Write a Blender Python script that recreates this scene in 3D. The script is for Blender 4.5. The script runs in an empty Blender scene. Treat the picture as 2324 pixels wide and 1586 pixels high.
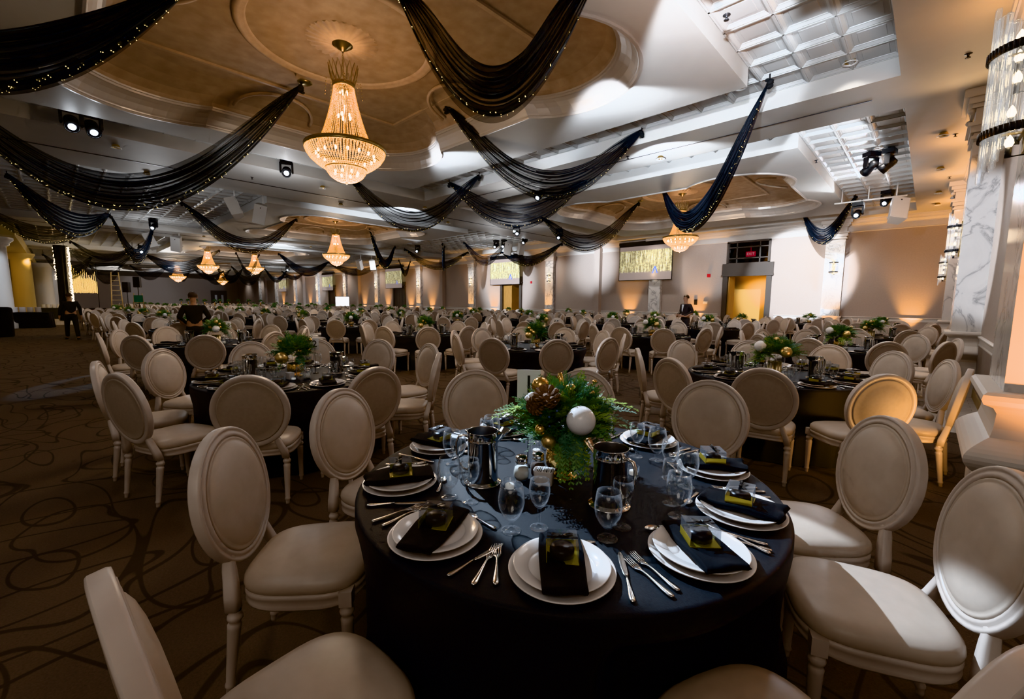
import bpy, bmesh, math, random
from math import sin, cos, pi, radians, sqrt, atan2, hypot
from mathutils import Vector, Matrix, noise
from mathutils.geometry import tessellate_polygon
random.seed(11)
C = bpy.context.scene.collection
SC = bpy.context.scene

# ------------------------------------------------------------------ helpers
class MB:
    """collects shapes, then links them as ONE mesh object"""
    def __init__(s):
        s.v = []; s.f = []; s.sm = []; s.mi = []
    def add(s, verts, faces, smooth=True, mi=0, M=None):
        o = len(s.v)
        if M is not None: verts = [M @ Vector(p) for p in verts]
        s.v.extend([tuple(p) for p in verts])
        for f in faces:
            s.f.append([i + o for i in f]); s.sm.append(smooth); s.mi.append(mi)
    def box(s, c, d, mi=0, M=None, smooth=False):
        x, y, z = c; a, b, e = d[0]/2, d[1]/2, d[2]/2
        vs = [(x+i*a, y+j*b, z+k*e) for k in (-1, 1) for j in (-1, 1) for i in (-1, 1)]
        s.add(vs, [(0,2,3,1),(4,5,7,6),(0,1,5,4),(2,6,7,3),(0,4,6,2),(1,3,7,5)], smooth, mi, M)
    def lathe(s, prof, n=24, mi=0, M=None, smooth=True, close=False, a0=0.0, a1=2*pi):
        full = abs(a1-a0-2*pi) < 1e-6
        k = n if full else n+1
        vs = []; fs = []
        for r, z in prof:
            for i in range(k):
                a = a0+(a1-a0)*i/n
                vs.append((r*cos(a), r*sin(a), z))
        for j in range(len(prof)-1):
            for i in range(n):
                b = (i+1) % k
                fs.append((j*k+i, j*k+b, (j+1)*k+b, (j+1)*k+i))
        s.add(vs, fs, smooth, mi, M)
    def tube(s, path, rad, n=8, mi=0, M=None, cap=True, smooth=True, flat=1.0):
        pts = [Vector(p) for p in path]; m = len(pts)
        if not hasattr(rad, '__len__'): rad = [rad]*m
        vs = []; fs = []
        up = Vector((0, 0, 1))
        t0 = (pts[1]-pts[0]).normalized()
        if abs(t0.dot(up)) > .95: up = Vector((1, 0, 0))
        for i, p in enumerate(pts):
            t = (pts[min(i+1, m-1)]-pts[max(i-1, 0)]).normalized()
            x = t.cross(up)
            if x.length < 1e-6: x = t.orthogonal()
            x.normalize(); y = x.cross(t).normalized(); up = y
            for k in range(n):
                a = 2*pi*k/n
                vs.append(p + x*cos(a)*rad[i] + y*sin(a)*rad[i]*flat)
        for i in range(m-1):
            for k in range(n):
                b = (k+1) % n
                fs.append((i*n+k, i*n+b, (i+1)*n+b, (i+1)*n+k))
        if cap:
            fs.append(tuple(range(n-1, -1, -1))); fs.append(tuple((m-1)*n+k for k in range(n)))
        s.add(vs, fs, smooth, mi, M)
    def grid(s, fn, nu, nv, mi=0, M=None, smooth=True, wrap=False):
        vs = []; fs = []
        for j in range(nv+1):
            for i in range(nu if wrap else nu+1):
                vs.append(fn(i/nu, j/nv))
        k = nu if wrap else nu+1
        for j in range(nv):
            for i in range(nu):
                b = (i+1) % k if wrap else i+1
                fs.append((j*k+i, j*k+b, (j+1)*k+b, (j+1)*k+i))
        s.add(vs, fs, smooth, mi, M)
    def loft(s, rings, mi=0, M=None, smooth=True, cap0=False, cap1=False):
        n = len(rings[0]); vs = [p for r in rings for p in r]; fs = []
        for j in range(len(rings)-1):
            for i in range(n):
                b = (i+1) % n
                fs.append((j*n+i, j*n+b, (j+1)*n+b, (j+1)*n+i))
        if cap0: fs.append(tuple(range(n-1, -1, -1)))
        if cap1: fs.append(tuple((len(rings)-1)*n+i for i in range(n)))
        s.add(vs, fs, smooth, mi, M)
    def ball(s, c, r, nu=16, nv=10, mi=0, M=None, sq=(1, 1, 1)):
        def fn(u, v):
            a = 2*pi*u; b = pi*(v-.5)
            return (c[0]+r*sq[0]*cos(b)*cos(a), c[1]+r*sq[1]*cos(b)*sin(a), c[2]+r*sq[2]*sin(b))
        s.grid(fn, nu, nv, mi, M, True, True)
    def octa(s, c, r, mi=0, M=None, sz=1.0):
        x, y, z = c
        s.add([(x+r,y,z),(x,y+r,z),(x-r,y,z),(x,y-r,z),(x,y,z+r*sz),(x,y,z-r*sz)],
              [(0,1,4),(1,2,4),(2,3,4),(3,0,4),(1,0,5),(2,1,5),(3,2,5),(0,3,5)], True, mi, M)
    def prism(s, poly, z0, z1, mi=0, M=None, smooth=False):
        n = len(poly)
        vs = [(x, y, z0) for x, y in poly]+[(x, y, z1) for x, y in poly]
        fs = [tuple(range(n-1, -1, -1)), tuple(range(n, 2*n))]
        fs += [(i, (i+1) % n, n+(i+1) % n, n+i) for i in range(n)]
        s.add(vs, fs, smooth, mi, M)
    def merge(s, o, M=None):
        k = len(s.v)
        s.v.extend([tuple(M @ Vector(p)) if M is not None else p for p in o.v])
        s.f.extend([[i+k for i in f] for f in o.f]); s.sm.extend(o.sm); s.mi.extend(o.mi)
    def mesh(s, name, mats):
        me = bpy.data.meshes.new(name)
        me.from_pydata(s.v, [], s.f); me.update()
        if not isinstance(mats, (list, tuple)): mats = [mats]
        for m in mats: me.materials.append(m)
        me.polygons.foreach_set('use_smooth', s.sm)
        me.polygons.foreach_set('material_index', s.mi)
        me.update()
        return me
    def build(s, name, mats, parent=None, M=None):
        o = bpy.data.objects.new(name, s.mesh(name, mats)); C.objects.link(o)
        if parent is not None: o.parent = parent
        if M is not None: o.matrix_local = M
        return o

def tag(o, label=None, cat=None, group=None, kind=None):
    if label: o['label'] = label
    if cat: o['category'] = cat
    if group: o['group'] = group
    if kind: o['kind'] = kind
    return o
def thing(name, label, cat, loc=(0, 0, 0), rz=0.0, group=None):
    o = bpy.data.objects.new(name, None); C.objects.link(o)
    o.empty_display_size = .05
    o.location = loc; o.rotation_euler = (0, 0, rz)
    return tag(o, label, cat, group)
def part(name, me, parent):
    o = bpy.data.objects.new(name, me); C.objects.link(o); o.parent = parent
    return o
def kids(parts, parent):
    """parts: list of (name, mesh[, sub-parts])"""
    for p in parts:
        o = part(p[0], p[1], parent)
        if len(p) > 2: kids(p[2], o)
def obj(name, me, loc=(0, 0, 0), rz=0.0, label=None, cat=None, group=None, kind=None):
    o = bpy.data.objects.new(name, me); C.objects.link(o)
    o.location = loc; o.rotation_euler = (0, 0, rz)
    return tag(o, label, cat, group, kind)
def struct(name, mb, mats, label=None):
    o = mb.build(name, mats); o['kind'] = 'structure'
    if label: o['label'] = label
    return o
def TR(x, y, z, rz=0.0, sc=1.0):
    return Matrix.Translation((x, y, z)) @ Matrix.Rotation(rz, 4, 'Z') @ Matrix.Scale(sc, 4)
def RX(a): return Matrix.Rotation(a, 4, 'X')
def RY(a): return Matrix.Rotation(a, 4, 'Y')
def RZ(a): return Matrix.Rotation(a, 4, 'Z')
def T(x, y, z): return Matrix.Translation((x, y, z))

# ------------------------------------------------------------------ materials
def mat(name, col, rough=.5, metal=0.0, **k):
    m = bpy.data.materials.new(name); m.use_nodes = True
    nt = m.node_tree; b = nt.nodes['Principled BSDF']
    b.inputs['Base Color'].default_value = (*col, 1)
    b.inputs['Roughness'].default_value = rough
    b.inputs['Metallic'].default_value = metal
    for key, val in k.items():
        if key in b.inputs: b.inputs[key].default_value = val
    m.diffuse_color = (*col, 1)
    return m
def N(m, t, **k):
    n = m.node_tree.nodes.new(t)
    for a, v in k.items(): setattr(n, a, v)
    return n
def L(m, a, b): m.node_tree.links.new(a, b)
def BS(m): return m.node_tree.nodes['Principled BSDF']
def coords(m, scale=(1, 1, 1), kind='Object', rot=(0, 0, 0)):
    tc = N(m, 'ShaderNodeTexCoord'); mp = N(m, 'ShaderNodeMapping')
    mp.inputs['Scale'].default_value = scale; mp.inputs['Rotation'].default_value = rot
    L(m, tc.outputs[kind], mp.inputs['Vector']); return mp.outputs['Vector']
def nz(m, vec, scale, detail=3, rough=.5, dist=0.0):
    n = N(m, 'ShaderNodeTexNoise'); n.inputs['Scale'].default_value = scale
    n.inputs['Detail'].default_value = detail; n.inputs['Roughness'].default_value = rough
    n.inputs['Distortion'].default_value = dist
    L(m, vec, n.inputs['Vector']); return n.outputs['Fac']
def ramp(m, fac, stops):
    r = N(m, 'ShaderNodeValToRGB'); e = r.color_ramp.elements
    while len(e) < len(stops): e.new(.5)
    for i, (p, c) in enumerate(stops):
        e[i].position = p; e[i].color = (*c, 1) if len(c) == 3 else c
    L(m, fac, r.inputs['Fac']); return r.outputs['Color']
def mth(m, op, a, b=None, clamp=False):
    n = N(m, 'ShaderNodeMath', operation=op); n.use_clamp = clamp
    for i, x in enumerate((a, b)):
        if x is None: continue
        if isinstance(x, (int, float)): n.inputs[i].default_value = x
        else: L(m, x, n.inputs[i])
    return n.outputs[0]
def mixc(m, fac, a, b, mode='MIX'):
    n = N(m, 'ShaderNodeMix', data_type='RGBA', blend_type=mode)
    for i, x in ((0, fac), (6, a), (7, b)):
        if isinstance(x, (int, float)): n.inputs[i].default_value = x
        elif isinstance(x, tuple): n.inputs[i].default_value = (*x, 1)
        else: L(m, x, n.inputs[i])
    return n.outputs[2]
def bump(m, h, strength=.2, dist=.01):
    n = N(m, 'ShaderNodeBump'); n.inputs['Strength'].default_value = strength
    n.inputs['Distance'].default_value = dist
    L(m, h, n.inputs['Height']); L(m, n.outputs['Normal'], BS(m).inputs['Normal'])
def emis(name, col, st, base=None):
    m = mat(name, base or col, .5)
    BS(m).inputs['Emission Color'].default_value = (*col, 1)
    BS(m).inputs['Emission Strength'].default_value = st
    return m
def mottled(name, c1, c2, scale, rough=.5, metal=0, bs=0, detail=4, sc3=(1, 1, 1), **k):
    m = mat(name, c1, rough, metal, **k)
    v = coords(m, sc3); f = nz(m, v, scale, detail)
    L(m, ramp(m, f, [(.3, c1), (.7, c2)]), BS(m).inputs['Base Color'])
    if bs: bump(m, f, bs, .01)
    return m

MT = {}
MT['paint'] = mottled('chair_paint', (.535, .465, .42), (.585, .51, .46), 9, .38, bs=.03)
MT['pad'] = mottled('chair_leatherette', (.495, .42, .36), (.545, .465, .40), 14, .42, bs=.05)
MT['panel'] = mottled('chair_back_fabric', (.41, .345, .295), (.45, .38, .325), 40, .55, bs=.05)
m = mat('black_tablecloth', (.008, .0085, .0105), .55, **{'Specular IOR Level': .26}); MT['cloth'] = m
BS(m).inputs['Sheen Weight'].default_value = .03; BS(m).inputs['Sheen Roughness'].default_value = .4
BS(m).inputs['Sheen Tint'].default_value = (.4, .55, .8, 1)
v = coords(m, (60, 420, 420), rot=(0, 0, .4)); f = nz(m, v, 1.6, 3, .6)
L(m, ramp(m, f, [(.3, (.0065, .007, .009)), (.75, (.026, .030, .038))]), BS(m).inputs['Base Color']); bump(m, f, .25, .004)
m = mat('black_napkin', (.007, .007, .009), .85, **{'Specular IOR Level': .2}); MT['napkin'] = m
v = coords(m, (300, 300, 300)); f = nz(m, v, 1.0, 2); bump(m, f, .3, .002)
BS(m).inputs['Sheen Weight'].default_value = .03
m = mat('swag_chiffon', (.003, .004, .007), .45, **{'Specular IOR Level': .3}); MT['swag'] = m
b = BS(m); b.inputs['Sheen Weight'].default_value = .08; b.inputs['Sheen Tint'].default_value = (.45, .6, .9, 1)
lw = N(m, 'ShaderNodeLayerWeight'); lw.inputs['Blend'].default_value = .35
mr = N(m, 'ShaderNodeMapRange'); mr.inputs['To Min'].default_value = .60; mr.inputs['To Max'].default_value = 1.0
mr.inputs['From Min'].default_value = .05; mr.inputs['From Max'].default_value = .6
L(m, lw.outputs['Facing'], mr.inputs['Value']); L(m, mr.outputs['Result'], b.inputs['Alpha'])
MT['fairy'] = emis('fairy_bulb', (1, .74, .32), 5)
MT['plate'] = mat('white_china', (.80, .76, .745), .16)
MT['steel'] = mat('polished_steel', (.78, .77, .75), .09, 1)
MT['steelin'] = mat('pitcher_inside_shaded_steel', (.22, .22, .225), .35, .9)  # darker steel puts the shade of the hollow into the colour
MT['flatware'] = mat('flatware_steel', (.72, .70, .68), .2, 1)
MT['gold'] = mat('gold_metal', (.83, .55, .23), .14, 1)
MT['goldmatte'] = mat('gold_satin', (.78, .58, .30), .34, 1)
MT['brass'] = mat('antique_brass', (.40, .30, .15), .28, 1)
MT['champ'] = mat('champagne_satin', (.80, .66, .42), .32, .85)
MT['whitebb'] = mottled('pearl_white', (.80, .80, .82), (.88, .88, .90), 30, .22)
MT['cone'] = mottled('pine_cone_scale', (.10, .05, .03), (.26, .16, .10), 60, .8)
MT['black'] = mat('black_plastic', (.012, .012, .014), .45)
MT['dark'] = mat('dark_fabric', (.006, .006, .007), .9)
MT['ribbon'] = mat('black_ribbon', (.006, .006, .007), .35)
MT['choc'] = mat('dark_chocolate', (.018, .011, .008), .3)
MT['card'] = mat('white_card', (.82, .82, .84), .5)
MT['ink'] = mat('black_ink', (.01, .01, .012), .6)
MT['goldfoil'] = mat('gold_foil_card', (.50, .39, .07), .3, .6)
MT['white'] = mat('white_enamel', (.78, .77, .76), .35)
MT['salt'] = mat('white_salt', (.78, .76, .70), .9)
MT['pepper'] = mat('ground_pepper', (.09, .06, .045), .9)
MT['wax'] = emis('candle_wax', (1, .93, .85), .35, (.9, .88, .84))
MT['greydark'] = mat('dark_grey_metal', (.05, .05, .055), .4, .6)
MT['spk'] = mat('speaker_white', (.72, .70, .68), .5)
MT['red'] = mat('red_enamel', (.55, .02, .03), .4)

def glassmat(name, tint=(1, 1, 1), facing=.12, rough=.0, edge=.35, glow=0):
    """thin clear glass: see-through with white mixed in at its edges for refracted light"""
    m = bpy.data.materials.new(name); m.use_nodes = True
    nt = m.node_tree; nt.nodes.clear()
    out = nt.nodes.new('ShaderNodeOutputMaterial')
    tr = nt.nodes.new('ShaderNodeBsdfTransparent'); tr.inputs['Color'].default_value = (*tint, 1)
    gl = nt.nodes.new('ShaderNodeBsdfGlossy'); gl.inputs['Roughness'].default_value = max(rough, .03)
    lw = nt.nodes.new('ShaderNodeLayerWeight'); lw.inputs['Blend'].default_value = .5
    mx = nt.nodes.new('ShaderNodeMixShader')
    p5 = nt.nodes.new('ShaderNodeMath'); p5.operation = 'POWER'; p5.inputs[1].default_value = 4.0; nt.links.new(lw.outputs['Facing'], p5.inputs[0])
    p6 = nt.nodes.new('ShaderNodeMath'); p6.operation = 'MULTIPLY_ADD'; p6.inputs[1].default_value = .75; p6.inputs[2].default_value = .05; nt.links.new(p5.outputs[0], p6.inputs[0])
    nt.links.new(p6.outputs[0], mx.inputs[0])
    df = nt.nodes.new('ShaderNodeBsdfTranslucent'); df.inputs['Color'].default_value = (.9, .93, 1, 1)
    d2 = nt.nodes.new('ShaderNodeBsdfDiffuse'); d2.inputs['Color'].default_value = (.9, .93, 1, 1)
    m0 = nt.nodes.new('ShaderNodeMixShader'); nt.links.new(df.outputs[0], m0.inputs[1]); nt.links.new(d2.outputs[0], m0.inputs[2])
    pw = nt.nodes.new('ShaderNodeMath'); pw.operation = 'POWER'; pw.inputs[1].default_value = 3.0; nt.links.new(lw.outputs['Facing'], pw.inputs[0])
    ml = nt.nodes.new('ShaderNodeMath'); ml.operation = 'MULTIPLY'; ml.inputs[1].default_value = edge; nt.links.new(pw.outputs[0], ml.inputs[0])  # white at grazing angles imitates bright surroundings refracted in the glass
    m1 = nt.nodes.new('ShaderNodeMixShader'); nt.links.new(ml.outputs[0], m1.inputs[0]); nt.links.new(tr.outputs[0], m1.inputs[1]); nt.links.new(m0.outputs[0], m1.inputs[2])
    nt.links.new(m1.outputs[0], mx.inputs[1]); nt.links.new(gl.outputs[0], mx.inputs[2])
    if glow:
        em = nt.nodes.new('ShaderNodeEmission'); em.inputs[0].default_value = (1, .93, .82, 1); em.inputs[1].default_value = glow
        ad = nt.nodes.new('ShaderNodeAddShader'); nt.links.new(mx.outputs[0], ad.inputs[0]); nt.links.new(em.outputs[0], ad.inputs[1]); nt.links.new(ad.outputs[0], out.inputs[0])
    else: nt.links.new(mx.outputs[0], out.inputs[0])
    return m
MT['thin'] = glassmat('clear_glass_thin', (.93, .95, .97), .22)
MT['glass'] = glassmat('clear_glass', (.975, .985, .99), .30, 0, .36)
MT['rod'] = glassmat('crystal_rod', (.95, .97, 1), .4, 0, .28, .035)  # rods glow faintly in place of the bulb light they catch

# ---- room materials
m = mat('carpet', (.10, .065, .04), .95); MT['carpet'] = m
v = coords(m, (1, 1, 1))
def rings(scale, sc3, rot, k, w, ws, sd):
    """evenly thin arcs: distance rings about scattered points"""
    c0 = coords(m, sc3, rot=(0, 0, rot)); wn = N(m, 'ShaderNodeTexNoise'); wn.inputs['Scale'].default_value = ws; wn.inputs['Detail'].default_value = 1
    L(m, c0, wn.inputs['Vector']); mx = N(m, 'ShaderNodeVectorMath', operation='MULTIPLY_ADD'); mx.inputs[1].default_value = (sd, sd, 0)
    L(m, wn.outputs['Color'], mx.inputs[0]); L(m, c0, mx.inputs[2])
    vo = N(m, 'ShaderNodeTexVoronoi', feature='SMOOTH_F1', voronoi_dimensions='2D'); vo.inputs['Scale'].default_value = scale; vo.inputs['Smoothness'].default_value = .25
    L(m, mx.outputs[0], vo.inputs['Vector'])
    d = mth(m, 'ABSOLUTE', mth(m, 'SUBTRACT', mth(m, 'FRACT', mth(m, 'MULTIPLY', vo.outputs['Distance'], k)), .5))
    r = N(m, 'ShaderNodeMapRange', interpolation_type='SMOOTHSTEP'); r.inputs['From Min'].default_value = w*.6; r.inputs['From Max'].default_value = w*1.4
    L(m, d, r.inputs['Value']); return r.outputs['Result']
lines = mth(m, 'MULTIPLY', mth(m, 'MULTIPLY', rings(.8, (.7, 1.5, 1), .5, 3.6, .036, .7, .9), rings(.62, (1.5, .65, 1), .2, 3.0, .030, .6, .9)), rings(.9, (.7, 1.3, 1), 1.2, 2.6, .028, .8, .8))
fine = nz(m, v, 90, 2, .7)
base = ramp(m, fine, [(.25, (.064, .047, .036)), (.8, (.122, .091, .071))])
L(m, mixc(m, lines, (.026, .017, .012), base), BS(m).inputs['Base Color']); bump(m, fine, .5, .01)
m = mat('grey_planks', (.25, .22, .19), .5); MT['planks'] = m
bt = N(m, 'ShaderNodeTexBrick'); bt.inputs['Scale'].default_value = 1
for kk, vv in (('Brick Width', 1.2), ('Row Height', .15), ('Mortar Size', .004)): bt.inputs[kk].default_value = vv
bt.inputs['Color1'].default_value = (.46, .41, .37, 1); bt.inputs['Color2'].default_value = (.34, .30, .27, 1); bt.inputs['Mortar'].default_value = (.08, .07, .06, 1)
L(m, coords(m, (1, 1, 1)), bt.inputs['Vector']); g = nz(m, coords(m, (2, 30, 1)), 2, 3)
L(m, mixc(m, .45, bt.outputs['Color'], ramp(m, g, [(.3, (.26, .23, .205)), (.7, (.50, .45, .41))])), BS(m).inputs['Base Color'])
MT['wall'] = mottled('beige_wallcover', (.44, .375, .335), (.47, .40, .36), 20, .7)
MT['wains'] = mottled('grey_beige_wainscot', (.33, .285, .255), (.36, .31, .28), 30, .7, sc3=(1, 1, .1))
MT['trim'] = mat('white_trim', (.66, .62, .585), .42)
MT['ceil'] = mottled('ceiling_paint', (.56, .545, .525), (.58, .565, .545), 3, .55)
MT['tile'] = mat('tin_tile_white', (.55, .55, .545), .34)
MT['pearl'] = mat('pearl_moulding', (.56, .52, .49), .34, .25)
MT['dome'] = mottled('faux_suede_dome', (.34, .25, .185), (.45, .345, .265), 4.5, .62, detail=8, sc3=(1, 1, 1))
m = mat('marble', (.78, .77, .76), .12); MT['marble'] = m
v = coords(m, (1.1, 1.1, .75), rot=(.2, .5, .3)); w = nz(m, v, 1.6, 5, .55, 1.2)
d = mth(m, 'ABSOLUTE', mth(m, 'SUBTRACT', w, .5)); w2 = nz(m, v, 5, 4)
L(m, mixc(m, mth(m, 'MULTIPLY', w2, .5), ramp(m, d, [(0, (.25, .25, .27)), (.012, (.50, .50, .51)), (.05, (.74, .735, .735)), (.2, (.79, .78, .775))]), (.72, .715, .71)), BS(m).inputs['Base Color'])
MT['bronze'] = mat('dark_bronze_frame', (.085, .07, .06), .5)
MT['woodgold'] = mottled('golden_wood', (.42, .22, .06), (.52, .29, .09), 5, .45, sc3=(6, 6, .5))
MT['basewood'] = mottled('pale_oak_base', (.42, .30, .16), (.50, .37, .21), 4, .5, sc3=(.5, .5, 8))
MT['foyer'] = mat('foyer_yellow', (.72, .47, .16), .6)
MT['yellow'] = mat('amber_lit_paint', (.60, .45, .20), .55)  # amber lamplight on the column is put into this colour
m = mat('screen_frame', (.01, .01, .011), .5); MT['scrframe'] = m
m = mat('screen_picture', (.4, .4, .4), .7); MT['screen'] = m
v = coords(m, (1, 1, 1), 'UV')
s1 = nz(m, coords(m, (70, 2.2, 1), 'UV'), 1, 3, .6); s2 = nz(m, coords(m, (26, 14, 1), 'UV'), 1, 4, .7)
gold = ramp(m, mth(m, 'MULTIPLY', s1, mth(m, 'ADD', s2, .5)), [(.30, (.12, .10, .07)), (.46, (.33, .29, .16)), (.56, (.70, .66, .38)), (.68, (1, .97, .75))])
sx = N(m, 'ShaderNodeSeparateXYZ'); L(m, v, sx.inputs[0])
lo = N(m, 'ShaderNodeMapRange', interpolation_type='SMOOTHSTEP'); lo.inputs['From Min'].default_value = .20; lo.inputs['From Max'].default_value = .26
L(m, mth(m, 'ADD', sx.outputs['Y'], mth(m, 'MULTIPLY', mth(m, 'SUBTRACT', s2, .5), .1)), lo.inputs['Value'])
hi = N(m, 'ShaderNodeMapRange', interpolation_type='SMOOTHSTEP'); hi.inputs['From Min'].default_value = .84; hi.inputs['From Max'].default_value = .86
hi.inputs['To Min'].default_value = 1; hi.inputs['To Max'].default_value = 0
L(m, sx.outputs['Y'], hi.inputs['Value'])
c = mixc(m, mth(m, 'MULTIPLY', lo.outputs[0], hi.outputs[0]), (.30, .25, .235), gold)
# a small blue ladder-shaped patch low on the right of the picture
dx = mth(m, 'ABSOLUTE', mth(m, 'SUBTRACT', sx.outputs['X'], .70)); leg = mth(m, 'ABSOLUTE', mth(m, 'SUBTRACT', dx, mth(m, 'MULTIPLY', mth(m, 'SUBTRACT', .38, sx.outputs['Y']), .22)))
inl = mth(m, 'MULTIPLY', mth(m, 'LESS_THAN', leg, .013), mth(m, 'MULTIPLY', mth(m, 'LESS_THAN', sx.outputs['Y'], .38), mth(m, 'GREATER_THAN', sx.outputs['Y'], .18)))
c = mixc(m, inl, c, (.16, .25, .75))
L(m, c, BS(m).inputs['Base Color']); L(m, c, BS(m).inputs['Emission Color']); BS(m).inputs['Emission Strength'].default_value = .62
MT['monitor'] = emis('lit_screen', (.95, .97, 1), 1.6)
MT['lens'] = emis('spot_lens', (.85, .92, 1), 60)
MT['lenswarm'] = emis('downlight_lens', (1, .80, .50), 5)
MT['bulb'] = emis('candle_bulb', (1, .78, .48), 40)
MT['exit'] = emis('exit_red', (1, .04, .08), 2.2)
MT['exitw'] = emis('exit_white', (1, 1, 1), 2.5)
# chandelier beads: faceted gold-clear crystal; emission stands for the light of the inner bulbs
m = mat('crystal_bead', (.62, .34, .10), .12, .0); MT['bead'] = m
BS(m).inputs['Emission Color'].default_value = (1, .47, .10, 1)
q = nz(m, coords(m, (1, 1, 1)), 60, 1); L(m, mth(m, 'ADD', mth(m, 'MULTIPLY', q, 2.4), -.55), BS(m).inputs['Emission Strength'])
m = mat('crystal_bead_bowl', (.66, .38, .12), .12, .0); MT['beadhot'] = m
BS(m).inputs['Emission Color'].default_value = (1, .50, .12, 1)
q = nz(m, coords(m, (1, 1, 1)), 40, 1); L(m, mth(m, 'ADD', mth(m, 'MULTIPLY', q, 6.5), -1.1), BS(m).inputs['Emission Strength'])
def leafmat(name, a, b):
    m = mottled(name, a, b, 22, .5)
    BS(m).inputs['Subsurface Weight'].default_value = 0.0
    return m
MT['leafA'] = leafmat('cedar_green', (.085, .185, .070), (.20, .345, .145))
MT['leafB'] = leafmat('blue_fir', (.095, .19, .145), (.22, .345, .275))
MT['leafC'] = leafmat('lime_boxwood', (.18, .31, .05), (.34, .47, .10))
# ------------------------------------------------------------------ oval-back chair (front towards +y, origin on the floor under the seat)
def seat_outline(n, s=1.0, grow=0.0):
    pts = []
    for i in range(n):
        a = 2*pi*i/n
        c, d = cos(a), sin(a)
        e = 2/3.6
        x = abs(c)**e*(1 if c >= 0 else -1); y = abs(d)**e*(1 if d >= 0 else -1)
        hw = .225 + .028*(y+1)/2          # wider in front
        yy = y*.235 + .012 + (.022*(1-x*x) if y > 0 else -.0*(1-x*x))
        pts.append(((x*hw+0)*s*(1+grow/.25), ((yy-.01)*s)*(1+grow/.25)+.01))
    return pts
BACK_O = Vector((0, -.300, .750)); BACK_T = radians(10)
def bk(x, u, w):
    """point on the leaning oval back: x right, u up the back, w out of the front face"""
    return (x, BACK_O.y - u*sin(BACK_T) + w*cos(BACK_T), BACK_O.z + u*cos(BACK_T) + w*sin(BACK_T))
AX, AU = .263, .283
def oval_ring(prof, n):
    """prof: list of (inset from the outer oval, w)"""
    return [[bk((AX-d)*cos(2*pi*i/n), (AU-d)*sin(2*pi*i/n), w) for i in range(n)] for d, w in prof]
def chair_shapes(q=1.0):
    n = int(44*q); res = {}
    # seat cushion
    b = MB()
    rows = [(.97, .422), (1.0, .430), (1.012, .445), (1.0, .464), (.95, .479), (.82, .491), (.6, .499), (.32, .504), (.08, .506)]
    b.loft([[(x, y, z + (.006 if False else 0)) for x, y in seat_outline(n, s)] for s, z in rows], cap1=True, cap0=True)
    res['seat'] = b
    # apron under the cushion, scalloped lower edge with two beads
    b = MB()
    def ap(s, z, sc=0.0):
        o = []
        for i, (x, y) in enumerate(seat_outline(n, s)):
            dip = sc*(.5-.5*cos(4*pi*(i/n)+0))
            o.append((x, y, z+dip))
        return o
    b.loft([ap(.90, .362, .016), ap(.985, .358, .016), ap(1.0, .366, .016), ap(.985, .376, .010), ap(.985, .398), ap(1.003, .404), ap(1.003, .414), ap(.985, .422), ap(.9, .424)], smooth=True)
    for sx in (-1, 1): b.box((sx*.212, .205, .392), (.05, .05, .064))
    res['seat_frame'] = b
    # back ring with stepped moulding front and rear
    b = MB()
    prof = [(.0, -.018), (.0, .012), (.004, .020), (.012, .021), (.016, .017), (.024, .017), (.029, .023), (.040, .022), (.045, .014), (.047, .0), (.045, -.012), (.038, -.021), (.012, -.024), (.003, -.022), (.0, -.018)]
    b.loft(oval_ring(prof, n))
    for sx in (-1, 1):   # the two arms that sweep down to the rear corners of the seat
        p0 = bk(sx*.150, -.212, 0); p1 = bk(sx*.158, -.255, 0)
        path = [bk(sx*.138, -.170, 0), bk(sx*.150, -.222, 0), (sx*.158, -.256, .500), (sx*.171, -.247, .460), (sx*.189, -.236, .418), (sx*.201, -.228, .36)]
        rings = []
        for k, p in enumerate(path):
            hw = (.013, .017, .020, .022, .024, .025)[k]; hd = (.015, .019, .022, .023, .025, .025)[k]
            rings.append([(p[0]+a*hw, p[1]+c*hd, p[2]) for a, c in ((-1, -.7), (-.7, -1), (.7, -1), (1, -.7), (1, .7), (.7, 1), (-.7, 1), (-1, .7))])
        b.loft(rings, cap0=True, cap1=True)
    res['back_frame'] = b
    b = MB()   # padded front of the back, with welt
    b.loft(oval_ring([(.043, .010), (.046, .020), (.052, .024), (.058, .020), (.066, .026), (.090, .036), (.130, .043), (.190, .047), (.24, .048)], n), cap1=True)
    res['back_pad'] = b
    b = MB()   # fabric panel on the rear
    b.loft(oval_ring([(.040, -.014), (.043, -.024), (.050, -.026), (.056, -.023), (.10, -.029), (.17, -.033), (.24, -.034)], n)[::1], cap1=False)
    b.f = [f[::-1] for f in b.f]
    rr = oval_ring([(.24, -.034)], n)[0]; b.add(rr, [tuple(range(n-1, -1, -1))])
    res['back_panel'] = b
    m = max(8, int(14*q))
    prof = [(.0, .0), (.0125, .0), (.0135, .012), (.0145, .030), (.0185, .034), (.0195, .041), (.0175, .048), (.0165, .052), (.0205, .17), (.0245, .285), (.026, .300), (.0215, .306), (.020, .314), (.0245, .320), (.0285, .329), (.0285, .336), (.0245, .344), (.020, .350), (.021, .362)]
    b = MB(); b.lathe(prof, m); res['leg'] = b
    return res
LEGS = [T(-.212, .205, 0), T(.212, .205, 0),
        T(-.203, -.220, .355) @ RX(radians(7)) @ T(0, 0, -.358), T(.203, -.220, .355) @ RX(radians(7)) @ T(0, 0, -.358)]
LEGS[2] = T(-.203, -.262, 0) @ RX(radians(-6.8)) ; LEGS[3] = T(.203, -.262, 0) @ RX(radians(-6.8))
_s = chair_shapes(1.0)
CH = {k: _s[k].mesh('chair_'+k, MT['pad'] if k in ('seat', 'back_pad') else MT['panel'] if k == 'back_panel' else MT['paint']) for k in _s}
_far = chair_shapes(.5)
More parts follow.
